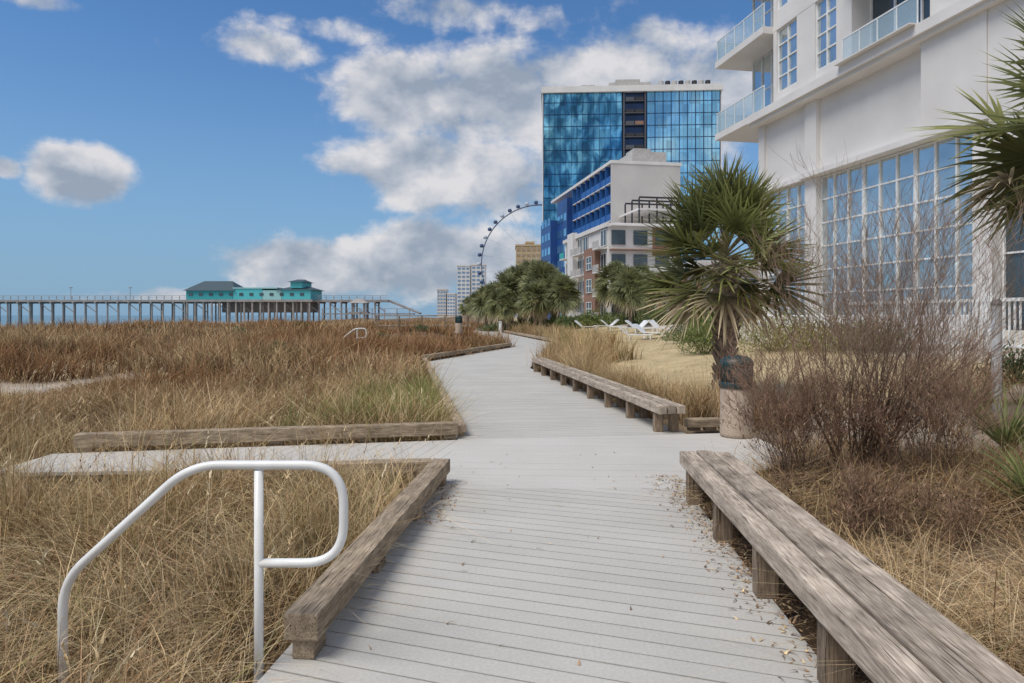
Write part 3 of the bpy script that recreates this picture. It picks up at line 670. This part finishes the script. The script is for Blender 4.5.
for lv in range(4):
    z0=12.0+4.15*lv; z1=z0+4.15
    u=MB()
    u.box(-14,1.8,-.9,.15,z0+.001,z1-.3); u.box(6.0,7.0,-.9,.15,z0+.001,z1-.3); u.box(8.5,9.9,-.9,.15,z0+.001,z1-.3); u.box(11.6,EB,-.9,.15,z0+.001,z1-.3)
    u.box(7.001,8.499,-.9,.12,z0+.001,z0+.7); u.box(9.901,11.599,-.9,.12,z0+.001,z0+.7)
    u.box(-14,EB,-.9,.16,z1-.299,z1)
    u.obj('wall',M_stucco,Ht)
    window(Ht,7.0,8.5,z0+.7,z1-.3,2,4,y=-.0,fr=.06); window(Ht,9.9,11.6,z0+.7,z1-.3,2,4,y=-.0,fr=.06)
    window(Ht,1.8,6.0,z0+.0,z1-.3,3,1,y=-.8,fr=.07,glass=M_dglass,name='balcony_door')
    box('balcony_floor',1.8,6.0,-.74,1.0,z0-.16 if lv else 12.002,z0+.02 if lv else 12.05,M_stucco,Ht)
    box('balcony_glass',1.85,5.95,.60,.615,z0+.12,z0+1.1,M_railglass,Ht)
    rr_=MB(); rr_.box(1.82,5.98,.585,.63,z0+1.101,z0+1.15)
    for k in range(5): rr_.box(1.84+1.02*k,1.88+1.02*k,.59,.625,z0+.03,z0+1.1)
    rr_.obj('balcony_rail',M_frame,Ht)
    e=MB(); e.box((13.402 if lv==0 else EB+.002),17.0,-6,.72,z0-.35,z0); e.obj('balcony_slab',M_stucco,Ht)
    g_=MB(); g_.box(EB+.05,16.9,.62,.635,z0+.08,z0+1.15); g_.box(16.9,16.915,-5.9,.62,z0+.08,z0+1.15); g_.obj('balcony_glass',M_railglass,Ht)
    rr_=MB(); rr_.box(EB+.01,16.96,.61,.65,z0+1.152,z0+1.2); rr_.box(16.89,16.93,-5.9,.60,z0+1.152,z0+1.2)
    for k in range(6): rr_.box(EB+.02+.99*k,EB+.06+.99*k,.612,.648,z0+.002,z0+1.15)
    rr_.obj('balcony_rail',M_frame,Ht)
    for k in range(2): window(Ht,EB+.02+1.95*k,EB+1.95*(k+1),z0+.02,z1-.37,2,2,y=-1.0,fr=.05,glass=M_glass,name='balcony_glazing')
    box('balcony_core',EB+.004,EB+3.9,-6,-1.06,z0+.02,z1-.37,M_stuccod,Ht)
tr=thing('terrace_railing','white baluster railing on a low terrace wall','railing',(10.2,12.6,float(height(10.2,12.6))),ha)
mb=MB(); mb.box(-5,6,-.05,.05,1.05,1.12); mb.box(-5,6,-.04,.04,.12,.17); mb.obj('handrail',M_frame,tr)
mb=MB()
for k in range(90): mb.box(-5+.12*k,-4.97+.12*k,-.015,.015,.171,1.049)
mb.obj('balusters',M_frame,tr)
for k in range(6): box('post',-5+2.2*k-.06,-5+2.2*k+.06,-.06,.06,-.3,1.2,M_frame,tr)
t=thing('marker_post','slim grey white post standing on sandy ground','post',(6.0,8.45,.1))
MB().tube([(0,0,-.2),(0,0,1.62)],.055,14).obj('shaft',mat('grey_white_post',(.6,.6,.58),(.42,.41,.4),scale=6,rough=.7),t,smooth=True)
MB().lathe([(.06,1.62),(.06,1.66),(.03,1.70)],14).obj('cap',M_conc,t,smooth=True)

# ------------------------------------------------------------------ glass tower
def towermat(name,c1,c2,c3,sc,lo=.38,hi=.62,sx=1.585):
    m,nt,b=newmat(name); b.inputs['Roughness'].default_value=.07; b.inputs['Metallic'].default_value=.8
    tc=N(nt,'ShaderNodeTexCoord'); mp=N(nt,'ShaderNodeMapping'); mp.inputs['Scale'].default_value=sc
    nt.links.new(tc.outputs['Object'],mp.inputs['Vector'])
    n=N(nt,'ShaderNodeTexNoise'); n.inputs['Scale'].default_value=1; n.inputs['Detail'].default_value=6; n.inputs['Distortion'].default_value=.8
    nt.links.new(mp.outputs['Vector'],n.inputs['Vector'])
    r=N(nt,'ShaderNodeValToRGB'); e=r.color_ramp.elements; e[0].position=lo; e[0].color=(*c1,1); e[1].position=hi; e[1].color=(*c3,1); k=e.new((lo+hi)/2); k.color=(*c2,1)
    nt.links.new(n.outputs['Fac'],r.inputs['Fac'])
    w=N(nt,'ShaderNodeTexWhiteNoise'); sn=N(nt,'ShaderNodeVectorMath',operation='SNAP'); sn.inputs[1].default_value=(sx,50,3.4)
    nt.links.new(tc.outputs['Object'],sn.inputs[0]); nt.links.new(sn.outputs['Vector'],w.inputs['Vector'])
    mr=N(nt,'ShaderNodeMapRange'); mr.inputs['To Min'].default_value=.7; mr.inputs['To Max'].default_value=1.3; nt.links.new(w.outputs['Value'],mr.inputs['Value'])
    s=N(nt,'ShaderNodeVectorMath',operation='SCALE'); nt.links.new(r.outputs['Color'],s.inputs[0]); nt.links.new(mr.outputs['Result'],s.inputs['Scale'])
    nt.links.new(s.outputs['Vector'],b.inputs['Base Color']); return m
M_tgA=towermat('teal_glass_painted_reflections',(.03,.13,.24),(.08,.28,.44),(.24,.60,.76),(.35,.1,.16))  # mottled reflections painted into the glass colour as navy to teal noise
M_tgB=towermat('blue_reflective_glass',(.16,.42,.64),(.24,.56,.80),(.42,.74,.90),(.07,.1,.06))
M_pline=mat('pale_blue_mullion',(.22,.34,.44),rough=.5)
D0=195
T=thing('glass_tower','tall blue glass hotel tower with dark balcony strip','tower building',((543-512)/F*D0,D0,0),-.055)
W=50.0; ZT=66; nf=19; fh=(ZT-1.5)/nf
M_dgrey=mat('dark_grey_panel',(.09,.095,.11),rough=.6)
box('core',.3,W-.3,.6,24,0,ZT-1.2,M_navy,T)
for i in range(nf):
    z0=1.0+i*fh
    box('window_band',.2,22.4,0,.55,z0+.12,z0+fh-.12,M_tgA,T)
    box('window_band',29.4,W-.2,0,.55,z0+.12,z0+fh-.12,M_tgB,T)
    box('floor_line',.1,22.45,-.04,.5,z0-.08,z0+.08,M_navy,T); box('floor_line',29.35,W-.1,-.04,.5,z0-.10,z0+.10,M_navy,T)
    box('balcony',23.2,28.6,-.6,.55,z0,z0+.22,M_dgrey,T)
    box('balcony_panel',23.4,25.8,-.5,.5,z0+.26,z0+1.2,M_dark if i%2 else M_dgrey,T)
    box('balcony_panel',26.1,28.4,-.5,.5,z0+.26,z0+1.2,M_brown if i%4==0 else M_dark,T)
mu=MB()
for i in range(15): xx=.15+i*1.585; mu.box(xx-.05,xx+.05,-.10,-.045,1,ZT-1.2)
for i in range(10): xx=29.4+i*(W-29.6)/9; mu.box(xx-.11,xx+.11,-.12,-.045,1,ZT-1.2)
mu.obj('mullions',M_navy,T)
mu=MB()
for i in range(9): xx=29.4+(i+.5)*(W-29.6)/9; mu.box(xx-.05,xx+.05,-.09,-.042,1,ZT-1.2)
mu.obj('thin_mullions',M_pline,T)
fr=MB(); fr.box(-.2,.05,-.3,.6,0,ZT-1.2); fr.box(W-.05,W+.2,-.3,.6,0,ZT-1.2); fr.box(-.5,W+.5,-.9,24.4,ZT-1.19,ZT+.5)
fr.obj('roof_frame',M_stucco,T)
fr=MB(); fr.box(22.7,23.1,-.5,.5,0,ZT-1.2); fr.box(28.7,29.1,-.5,.5,0,ZT-1.2); fr.obj('strip_edge',M_dgrey,T)
ph=MB(); ph.box(19,31,3,14,ZT+.6,ZT+2.6); ph.box(21,28,4,12,ZT+2.6,ZT+3.8); ph.box(11,15,4,9,ZT+.6,ZT+2.4); ph.obj('roof_plant_room',M_conc,T)
for k in range(8): MB().tube([(34+k*1.9,4,ZT+.6),(34+k*1.9,4,ZT+3.0)],.75,10).obj('roof_fan',M_dark if k%2 else M_conc,T)
sg=MB(); sg.box(-.15,.299,.61,24,0,ZT-1.2); sg.box(W-.299,W+.15,.61,24,0,ZT-1.2); sg.obj('side_glazing',M_tgA,T)

# ------------------------------------------------------------------ blue and white hotel
BH=thing('hotel_building','white concrete hotel with stacked blue balconies','hotel',(16.1,110,0),ha)
Zb=26
box('wall',0,40,-11.5,-1.5,0,Zb,M_conc,BH)
box('front_wall',-.3,-.002,-11.6,.2,0,Zb,mat('pale_concrete_render',(.60,.57,.54),(.52,.49,.47),rough=.9,scale=.2),BH)
box('roof_parapet',-.4,40.2,-11.8,.3,Zb+.002,Zb+.5,M_stucco,BH)
pr=MB(); pr.box(4,14,-11,-5,Zb+.502,Zb+3.2); pr.box(6,10,-9,-6,Zb+3.201,Zb+4.2); pr.obj('penthouse',M_conc,BH)
for i in range(8):
    z=1.5+i*3.05
    for k in range(8):
        x0=.15+k*2.88
        box('balcony',x0,x0+2.7,-1.4,.15,z,z+.16,M_stucco,BH)
        if k<6 or i<7: box('balcony_panel',x0+.05,x0+2.65,.02,.12,z+.161,z+1.25,M_blue,BH)
    box('glazing',0.1,23,-1.499,-1.40,z+.25,z+2.8,M_navy,BH)
dv=MB()
for k in range(9): dv.box(2.88*k-.07 if k else .001,2.88*k+.07,-1.39,.2,0,Zb)
dv.obj('balcony_divider',M_blue,BH)
M_cob=mat('deep_blue_cladding',(.02,.08,.28),(.015,.055,.20),rough=.4,scale=.2)
box('blue_wall',23.3,31,-1.49,1.2,0,Zb-1.5,M_cob,BH); box('blue_wall',31.002,40,-1.49,2.6,0,Zb-5,M_cob,BH)
for i in range(7):
    z=1.5+i*3.0
    for k in range(6):
        yy=1.2 if k<3 else 2.6; xs=23.8+2.5*k if k<3 else 31.5+2.8*(k-3)
        box('blue_window',xs,xs+1.8,yy+.001,yy+.06,z+.6,z+2.1,M_tgB,BH)
    for k in range(2):
        if i<5: box('window',-.42,-.303,-10.6+4.6*k,-9.0+4.6*k,z+1.4,z+2.7,M_dglass,BH)
tr_=MB(); tr_.box(-9,-.5,-11.5,-1,17.2,17.5); tr_.box(-9,-.5,-11.5,-1,13.5,13.8); tr_.obj('terrace_slab',M_stucco,BH)
fr_=MB()
for a in (-9,-6,-3):
    for b_ in (-11,-7.5,-4,-1.2): fr_.box(a,a+.2,b_-.1,b_+.1,0,19)
for a in (-9,-6,-3): fr_.box(a+.01,a+.19,-11,-1.2,19.001,19.25)
fr_.obj('pergola_frame',M_dark,BH)
AX=thing('annex_building','low white and brown stucco annex with balconies','building',(11.8,85,0),ha)
Za=12.6
box('wall',0,21,-9,-.2,0,Za,M_stucco,AX); box('roof_parapet',-.2,21.2,-9.2,.1,Za+.002,Za+.5,M_stucco,AX)
box('tower_wall',3,8,-.19,.6,0,Za-2.2,M_brown,AX); box('tower_wall',14,17,-.19,.5,0,Za+.9,M_stucco,AX)
for i in range(4):
    z=.9+i*3
    for x0 in (.5,8.4,11.2,17.4):
        window(AX,x0,x0+2.3,z+.4,z+2.5,2,1,y=-.14,fr=.08,glass=M_dglass)
        MB().box(x0-.1,x0+2.4,-.18,1.0,z+.0,z+.15).obj('balcony_floor',M_stucco,AX)
        MB().box(x0-.1,x0+2.4,.93,.99,z+.151,z+1.05).obj('balcony_panel',M_teal if x0>15 else M_conc,AX)
    if i<3: window(AX,4.2,6.6,z+.6,z+2.4,2,2,y=.66,fr=.08,glass=M_dglass)
    for k in range(3): box('front_window',-.13,-.003,-8.2+2.9*k,-6.4+2.9*k,z+.5,z+2.3,M_dglass,AX)
    box('front_ledge',-.9,-.003,-8.8,-.3,z+2.75,z+2.9,M_stucco if i%2 else M_brown,AX)
box('brown_front_wall',-.05,-.004,-9,-6,9.0,Za,M_brown,AX)
AP=thing('pool_building','low cream poolside building with brown columns','building',(17.5,62,0.5),ha)
box('wall',0,18,-8,-.5,0,5.5,M_stuccod,AP); box('roof',-.8,18.8,-8.8,1.0,5.502,6.0,M_stucco,AP)
for k in range(7): box('column',.2+k*2.9,.6+k*2.9,.3,.7,0,5.5,M_brown,AP)
for k in range(6): window(AP,.9+k*2.9,2.9+k*2.9,.6,4.6,2,2,y=-.44,fr=.08,glass=M_dglass)
for k in range(3): box('front_window',-.1,-.003,-7.4+2.4*k,-5.6+2.4*k,.8,4.4,M_dglass,AP)

# ------------------------------------------------------------------ distant buildings
def slab(name,xp0,xp1,ytop,D,m,label,floors,wm=M_navy,dep=20,cols=4):
    x0=(xp0-512)/F*D; x1=(xp1-512)/F*D; zt=H+(HY-ytop)/F*D
    t=thing(name,label,'building',(x0,D,0),0,group='distant seaside buildings'); w_=x1-x0
    box('wall',0,w_,0,dep,0,zt,m,t); box('roof_parapet',-.3,w_+.3,-.3,dep,zt+.002,zt+.8,m,t)
    fh=(zt-2)/floors
    for i in range(floors):
        for k in range(cols):
            a=w_*(k+.14)/cols; b_=w_*(k+.86)/cols
            box('window',a,b_,-.12,-.004,1.5+i*fh+.3*fh,1.5+i*fh+.8*fh,wm,t)
    return t
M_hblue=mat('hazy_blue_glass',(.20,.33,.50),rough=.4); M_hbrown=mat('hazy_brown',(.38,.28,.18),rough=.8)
slab('apartment_tower',457,470,266,460,M_stucco,'slim white and blue apartment tower',12,M_hblue,cols=3)
slab('apartment_tower',471.5,485,265,450,M_stucco,'slim white apartment tower with blue windows',12,M_hblue,cols=3)
slab('apartment_block',437,446,290,560,M_stuccod,'small distant grey apartment block',7,M_hblue,cols=3)
slab('apartment_block',447,455,294,560,M_stucco,'small distant white apartment block',6,M_hblue,cols=3)
slab('apartment_block',516,541,246,330,M_tan,'tan apartment block beside the ferris wheel',12,M_hbrown,cols=5)
slab('apartment_block',526,534,243,345,M_tan,'narrow tan stair tower of an apartment block',12,M_hbrown,cols=2)

# ------------------------------------------------------------------ ferris wheel
cx,cz,R_=12.6,24.0,26.0
FW=thing('ferris_wheel','giant observation wheel with many small gondolas','ferris wheel',(cx,300,0))
M_fw=mat('white_steel',(.55,.60,.68),rough=.5); M_fwd=mat('navy_gondola',(.06,.10,.20),rough=.4)
for yy in (-.9,.9):
    pts=[(R_*math.cos(a),yy,cz+R_*math.sin(a)) for a in np.linspace(0,2*math.pi,85)]
    MB().tube(pts,.18,6,cap=False).obj('rim',M_fwd,FW)
sp=MB()
for k in range(21):
    a=2*math.pi*k/21; sp.tube([(0,0,cz),(R_*math.cos(a),0,cz+R_*math.sin(a))],.05,4)
sp.obj('spokes',M_fw,FW)
MB().tube([(0,-3,cz),(0,3,cz)],1.3,16).obj('hub',M_fw,FW)
lg=MB()
for sx in (-1,1):
    for yy in (-3,3): lg.tube([(0,yy,cz),(sx*11,yy*1.8,0)],.5,8)
lg.obj('support_legs',M_fw,FW)
for k in range(42):
    a=2*math.pi*k/42; x_,z_=(R_+1.1)*math.cos(a),cz+(R_+1.1)*math.sin(a)
    MB().lathe([(.3,z_-.8),(.8,z_-.6),(.95,z_),(.75,z_+.6),(.3,z_+.8)],10,(x_,0)).obj('gondola',M_fwd if k%3 else M_fw,FW)

# ------------------------------------------------------------------ pier
M_pier=mat('grey_pier_boards',(.38,.35,.33),(.27,.25,.24),rough=.9,scale=.8)
DP=180; zd=5.0
PI=thing('pier','long grey timber fishing pier on pilings over the sea','pier',(-140,DP,0),-.01)
box('pier_deck',-60,108,-3,3,zd,zd+.55,M_pier,PI)
for k in range(60):
    x=-52+2.9*k
    if x>107: break
    b_=MB()
    for yy in (-2.4,2.4): b_.tube([(x,yy,-5),(x,yy,zd-.4)],.22,8)
    if k%2==0: b_.tube([(x+.1,-2.4,zd-.6),(x+2.7,-2.4,zd-2.6)],.12,5)
    b_.box(x-.2,x+.2,-3.1,3.1,zd-.399,zd-.003); b_.obj('piling',M_pier,PI)
rl=MB(); rl.box(-60,108,-3,-2.9,zd+1.5,zd+1.62); rl.box(-60,108,-3,-2.92,zd+1.0,zd+1.08)
for k in range(84): rl.box(-60+2*k,-59.85+2*k,-2.99,-2.88,zd+.551,zd+1.499)
rl.obj('railing',M_pier,PI)
for x in (3.8,25.5,41):
    l=MB(); l.tube([(x,-2.5,zd+.5),(x,-2.5,zd+3.6)],.06,6); l.box(x-.3,x+.3,-2.7,-2.3,zd+3.6,zd+3.8); l.obj('pier_lamp',M_pier,PI)
rp=MB()
rp.v+=[(108,-2,zd+.5),(116,-2,2.2),(116,2,2.2),(108,2,zd+.5),(108,-2,zd),(116,-2,1.8),(116,2,1.8),(108,2,zd)]
rp.f+=[(0,1,2,3),(7,6,5,4),(0,4,5,1),(3,2,6,7),(1,5,6,2),(0,3,7,4)]
rp.obj('ramp',M_pier,PI)
PV=thing('pier_pavilion','turquoise pier restaurant with dark hipped roof','pavilion',(-84,DP-1,zd+.55),-.01)
def hip(name,x0,x1,y0,y1,z0,z1,in_,m,par):
    mb=MB(); ym=(y0+y1)/2
    mb.v=[(x0,y0,z0),(x1,y0,z0),(x1,y1,z0),(x0,y1,z0),(x0+in_,ym,z1),(x1-in_,ym,z1)]
    mb.f=[(0,1,5,4),(1,2,5),(2,3,4,5),(3,0,4),(3,2,1,0)]; return mb.obj(name,m,par)
M_turq=mat('turquoise_paint',(.10,.54,.58),rough=.6); M_turqp=mat('pale_turquoise_paint',(.34,.62,.62),rough=.6)
box('pavilion_wall',.5,12.5,-4,6,0,2.3,M_teal,PV); hip('roof',-.2,13.2,-4.5,7,2.302,5.0,3.0,M_troof,PV)
box('pavilion_wall',12.6,20,-4,6,0,2.8,M_turq,PV); box('flat_roof',12.55,24,-4.2,6.4,2.802,3.1,M_turqp,PV)
box('pavilion_wall',20.1,25,-4,6,0,2.4,M_turqp,PV); hip('roof',23.5,33.4,-4.4,6.4,2.5,3.5,2.5,M_troof,PV)
box('pavilion_wall',25.1,32.5,-4,6,0,2.49,M_turq,PV)
box('pavilion_wall',27,30,-3,5,3.0,4.6,M_turq,PV); hip('roof',26.4,30.6,-3.6,5.6,4.602,5.4,1.2,M_troof,PV)
for k in range(12): box('window',1.2+k*2.6,2.2+k*2.6,-4.1,-4.004,1.0,1.7,M_dglass,PV)
pu=MB()
for k in range(16): pu.box(.5+k*2.1,.85+k*2.1,-4,-3.5,-7.5,-.56)
pu.obj('pilings',M_pier,PV); box('underframe',-.5,33,-4.2,6,-.56,-.003,M_pier,PV); box('lower_storey',8,32,0,5,-3.3,-.562,mat('grey_store',(.25,.24,.23),rough=.9),PV)  # lower storey is plain mid-grey
GK=thing('gate_kiosk','small timber gate kiosk with pitched roof','kiosk',(-33.5,150,0))
for a in (-1.4,1.4):
    for b_ in (-1,1): box('post',a-.12,a+.12,b_-.1,b_+.1,0,4.2,M_pier,GK)
hip('roof',-2,2,-1.6,1.6,4.201,5.2,1.2,M_pier,GK); box('platform',-2,2,-1.5,1.5,2.0,2.3,M_pier,GK)
box('walkway_rail',-8,12,-1.6,-1.5,2.9,3.0,M_pier,GK); box('walkway_deck',-8,12,-1.5,1.5,1.7,1.98,M_pier,GK)
for k in range(8): box('walkway_post',-7.8+2.7*k,-7.6+2.7*k,-1.62,-1.502,-1.5,2.9,M_pier,GK)
FC=thing('beach_crossover','small grey timber dune crossover with railings','walkway',(-7.5,58,.3))
box('walkway_deck',-4,4,-.8,.8,.35,.45,M_wood,FC); box('handrail',-4,4,-.85,-.78,1.2,1.28,M_wood,FC)
for k in range(5): box('post',-3.9+1.9*k,-3.78+1.9*k,-.84,-.76,-.4,1.199,M_woodz,FC)
t=thing('handrail','white painted bent tube handrail at a distant beach access','handrail',((355-512)/F*33,33,.0))
P=fillet([(-.75,0,0),(-.7,0,.4),(0,0,.95),(.55,0,.95),(.55,0,.5),(.1,0,.5)],[.2,.2,.2,.2],6); MB().tube(P,.028,8).obj('rail',M_white,t,smooth=True); MB().tube([(.1,0,0),(.1,0,.93)],.028,8).obj('post',M_white,t)
t=thing('marker_post','short white post beside the boardwalk','post',(-1.0,58,.0)); box('shaft',-.12,.12,-.1,.1,0,1.0,M_white,t,bevel=.02); box('cap',-.15,.15,-.13,.13,1.001,1.06,M_white,t)

# ------------------------------------------------------------------ sun loungers
LG=thing('sun_lounger','white plastic sun lounger with raised backrest','sun lounger',(0,0,0),group='sun loungers by the lawn')
box('bed',-.65,.6,-.32,.32,.30,.35,M_white,LG,bevel=.01)
mb=MB(); mb.v=[(.61,-.32,.31),(1.15,-.32,.75),(1.15,.32,.75),(.61,.32,.31),(.61,-.32,.36),(1.12,-.32,.80),(1.12,.32,.80),(.61,.32,.36)]; mb.f=[(3,2,1,0),(4,5,6,7),(0,1,5,4),(1,2,6,5),(2,3,7,6),(3,0,4,7)]
mb.obj('backrest',M_white,LG)
for a in (-.55,.5):
    for b_ in (-.28,.28): box('leg',a-.03,a+.03,b_-.03,b_+.03,0,.299,M_white,LG)
k0=True
for (xp,D,rz) in [(655,37,2.6),(668,38.5,2.4),(645,41,2.7),(632,44,.4),(603,50,.2),(590,52,2.8),(618,47,2.9),(640,35.5,2.9)]:
    xx=(xp-512)/F*D; zz=float(height(xx,D))
    if k0: LG.location=(xx,D,zz); LG.rotation_euler=(0,0,rz); k0=False
    else: copy_thing(LG,'sun_lounger',(xx,D,zz),rz)

# ------------------------------------------------------------------ world sky with clouds
el,az_=math.radians(60),math.radians(-125)
wd=bpy.data.worlds.new('World'); S.world=wd; wd.use_nodes=True; nt=wd.node_tree; nt.nodes.clear()
out=N(nt,'ShaderNodeOutputWorld'); bg=N(nt,'ShaderNodeBackground'); bg.inputs['Strength'].default_value=.15
nt.links.new(bg.outputs[0],out.inputs[0])
sky=N(nt,'ShaderNodeTexSky',sky_type='NISHITA'); sky.sun_disc=False; sky.sun_elevation=el; sky.sun_rotation=az_; sky.air_density=1.0; sky.dust_density=.5; sky.ozone_density=1.5
tint=N(nt,'ShaderNodeVectorMath',operation='MULTIPLY'); tint.inputs[1].default_value=(.42,.64,.84); nt.links.new(sky.outputs[0],tint.inputs[0])
tc=N(nt,'ShaderNodeTexCoord'); DIR=tc.outputs['Generated']
def vm(op,a,bv=None):
    n=N(nt,'ShaderNodeVectorMath',operation=op); nt.links.new(a,n.inputs[0])
    if bv is not None: n.inputs[1].default_value=bv
    return n
def mth(op,a,b_=None,clamp=False):
    n=N(nt,'ShaderNodeMath',operation=op); n.use_clamp=clamp
    for i,q in enumerate((a,b_)):
        if q is None: continue
        if isinstance(q,(int,float)): n.inputs[i].default_value=q
        else: nt.links.new(q,n.inputs[i])
    return n.outputs[0]
def noise(vec,sc,det,rough=.55,dist=.2):
    n=N(nt,'ShaderNodeTexNoise'); n.inputs['Scale'].default_value=sc; n.inputs['Detail'].default_value=det; n.inputs['Roughness'].default_value=rough; n.inputs['Distortion'].default_value=dist
    nt.links.new(vec,n.inputs['Vector']); return n.outputs['Fac']
blobs=[(400,95,105,50,1.0),(500,105,130,62,1.05),(600,80,120,60,1.0),(450,168,140,48,1.05),(520,190,100,45,1.0),(350,165,60,22,.75),(700,115,90,75,.95),(280,48,70,24,.72),(330,30,80,20,.62),
       (85,176,54,36,1.15),(2,168,22,14,.85),(330,268,140,36,1.1),(430,262,95,46,1.1),(500,262,70,50,1.05),(190,296,110,13,.85),(60,5,50,14,.6),(440,10,100,24,.62),(640,40,60,26,.7),(560,20,80,20,.55)]
mask=None
for (bx_,by_,rx,ry,st_) in blobs:
    v=Vector(((bx_-512)/F,1,(HY-by_)/F)); nn=v.length; v=v/nn
    d=vm('SUBTRACT',DIR,tuple(v)); e=vm('MULTIPLY',d.outputs['Vector'],(F*nn/rx,F*nn/rx*.7,F*nn/ry)); l=vm('LENGTH',e.outputs['Vector'])
    mr=N(nt,'ShaderNodeMapRange',interpolation_type='SMOOTHSTEP'); mr.inputs['From Min'].default_value=1.4; mr.inputs['From Max'].default_value=.15; mr.inputs['To Min'].default_value=0; mr.inputs['To Max'].default_value=st_
    nt.links.new(l.outputs['Value'],mr.inputs['Value'])
    mask=mr.outputs['Result'] if mask is None else mth('MAXIMUM',mask,mr.outputs['Result'])
sepn=N(nt,'ShaderNodeSeparateXYZ'); nt.links.new(DIR,sepn.inputs[0])
back=N(nt,'ShaderNodeMapRange'); back.inputs['From Min'].default_value=.2; back.inputs['From Max'].default_value=-.2; back.inputs['To Max'].default_value=.75
nt.links.new(sepn.outputs['Y'],back.inputs['Value']); mask=mth('MAXIMUM',mask,back.outputs['Result'])
st1=vm('MULTIPLY',DIR,(1,1,1.4)); n_a=noise(st1.outputs['Vector'],8.5,12,.60,.12)
st2=vm('ADD',st1.outputs['Vector'],(-.02,0,.045)); n_b=noise(st2.outputs['Vector'],8.5,4,.5,.12)
dens=mth('ADD',mth('MULTIPLY',mth('SUBTRACT',n_a,.5),2.1),mth('SUBTRACT',mask,.39))
cov=N(nt,'ShaderNodeMapRange',interpolation_type='SMOOTHSTEP'); cov.inputs['From Min'].default_value=-.10; cov.inputs['From Max'].default_value=.42; nt.links.new(dens,cov.inputs['Value'])
cov_o=mth('MULTIPLY',cov.outputs['Result'],.93)
lit=mth('ADD',mth('ADD',mth('MULTIPLY',mth('SUBTRACT',n_a,n_b),3.0),.68),mth('MULTIPLY',dens,-.36),True)
cc=N(nt,'ShaderNodeValToRGB'); e=cc.color_ramp.elements; e[0].position=.1; e[0].color=(.33,.385,.47,1); e[1].position=.92; e[1].color=(.78,.76,.77,1); k=e.new(.5); k.color=(.52,.55,.61,1)
nt.links.new(lit,cc.inputs['Fac'])
cs=vm('SCALE',cc.outputs['Color']); cs.inputs['Scale'].default_value=6.5
hz=N(nt,'ShaderNodeMapRange',interpolation_type='SMOOTHSTEP'); hz.inputs['From Min'].default_value=.40; hz.inputs['From Max'].default_value=-.05; hz.inputs['To Max'].default_value=.9
nt.links.new(sepn.outputs['Z'],hz.inputs['Value'])
hm=N(nt,'ShaderNodeMix',data_type='RGBA'); nt.links.new(hz.outputs['Result'],hm.inputs[0]); nt.links.new(tint.outputs['Vector'],hm.inputs[6]); hm.inputs[7].default_value=(1.55,2.55,3.75,1)
mx=N(nt,'ShaderNodeMix',data_type='RGBA'); nt.links.new(cov_o,mx.inputs[0]); nt.links.new(hm.outputs[2],mx.inputs[6]); nt.links.new(cs.outputs['Vector'],mx.inputs[7])
nt.links.new(mx.outputs[2],bg.inputs['Color'])
sd=Vector((math.sin(az_)*math.cos(el),math.cos(az_)*math.cos(el),math.sin(el)))
sl=bpy.data.lights.new('sun','SUN'); sl.energy=3.0; sl.angle=math.radians(32); sl.color=(1,.955,.89)
so=bpy.data.objects.new('sun',sl); COL.objects.link(so); so.rotation_euler=sd.to_track_quat('Z','Y').to_euler()
cam=bpy.data.cameras.new('camera'); cam.lens=24; cam.sensor_width=36; cam.clip_end=9000; cam.clip_start=.05; cam.shift_y=-26.5/1024
co=bpy.data.objects.new('camera',cam); COL.objects.link(co); co.location=(0,0,H); co.rotation_euler=(math.pi/2,0,0); S.camera=co
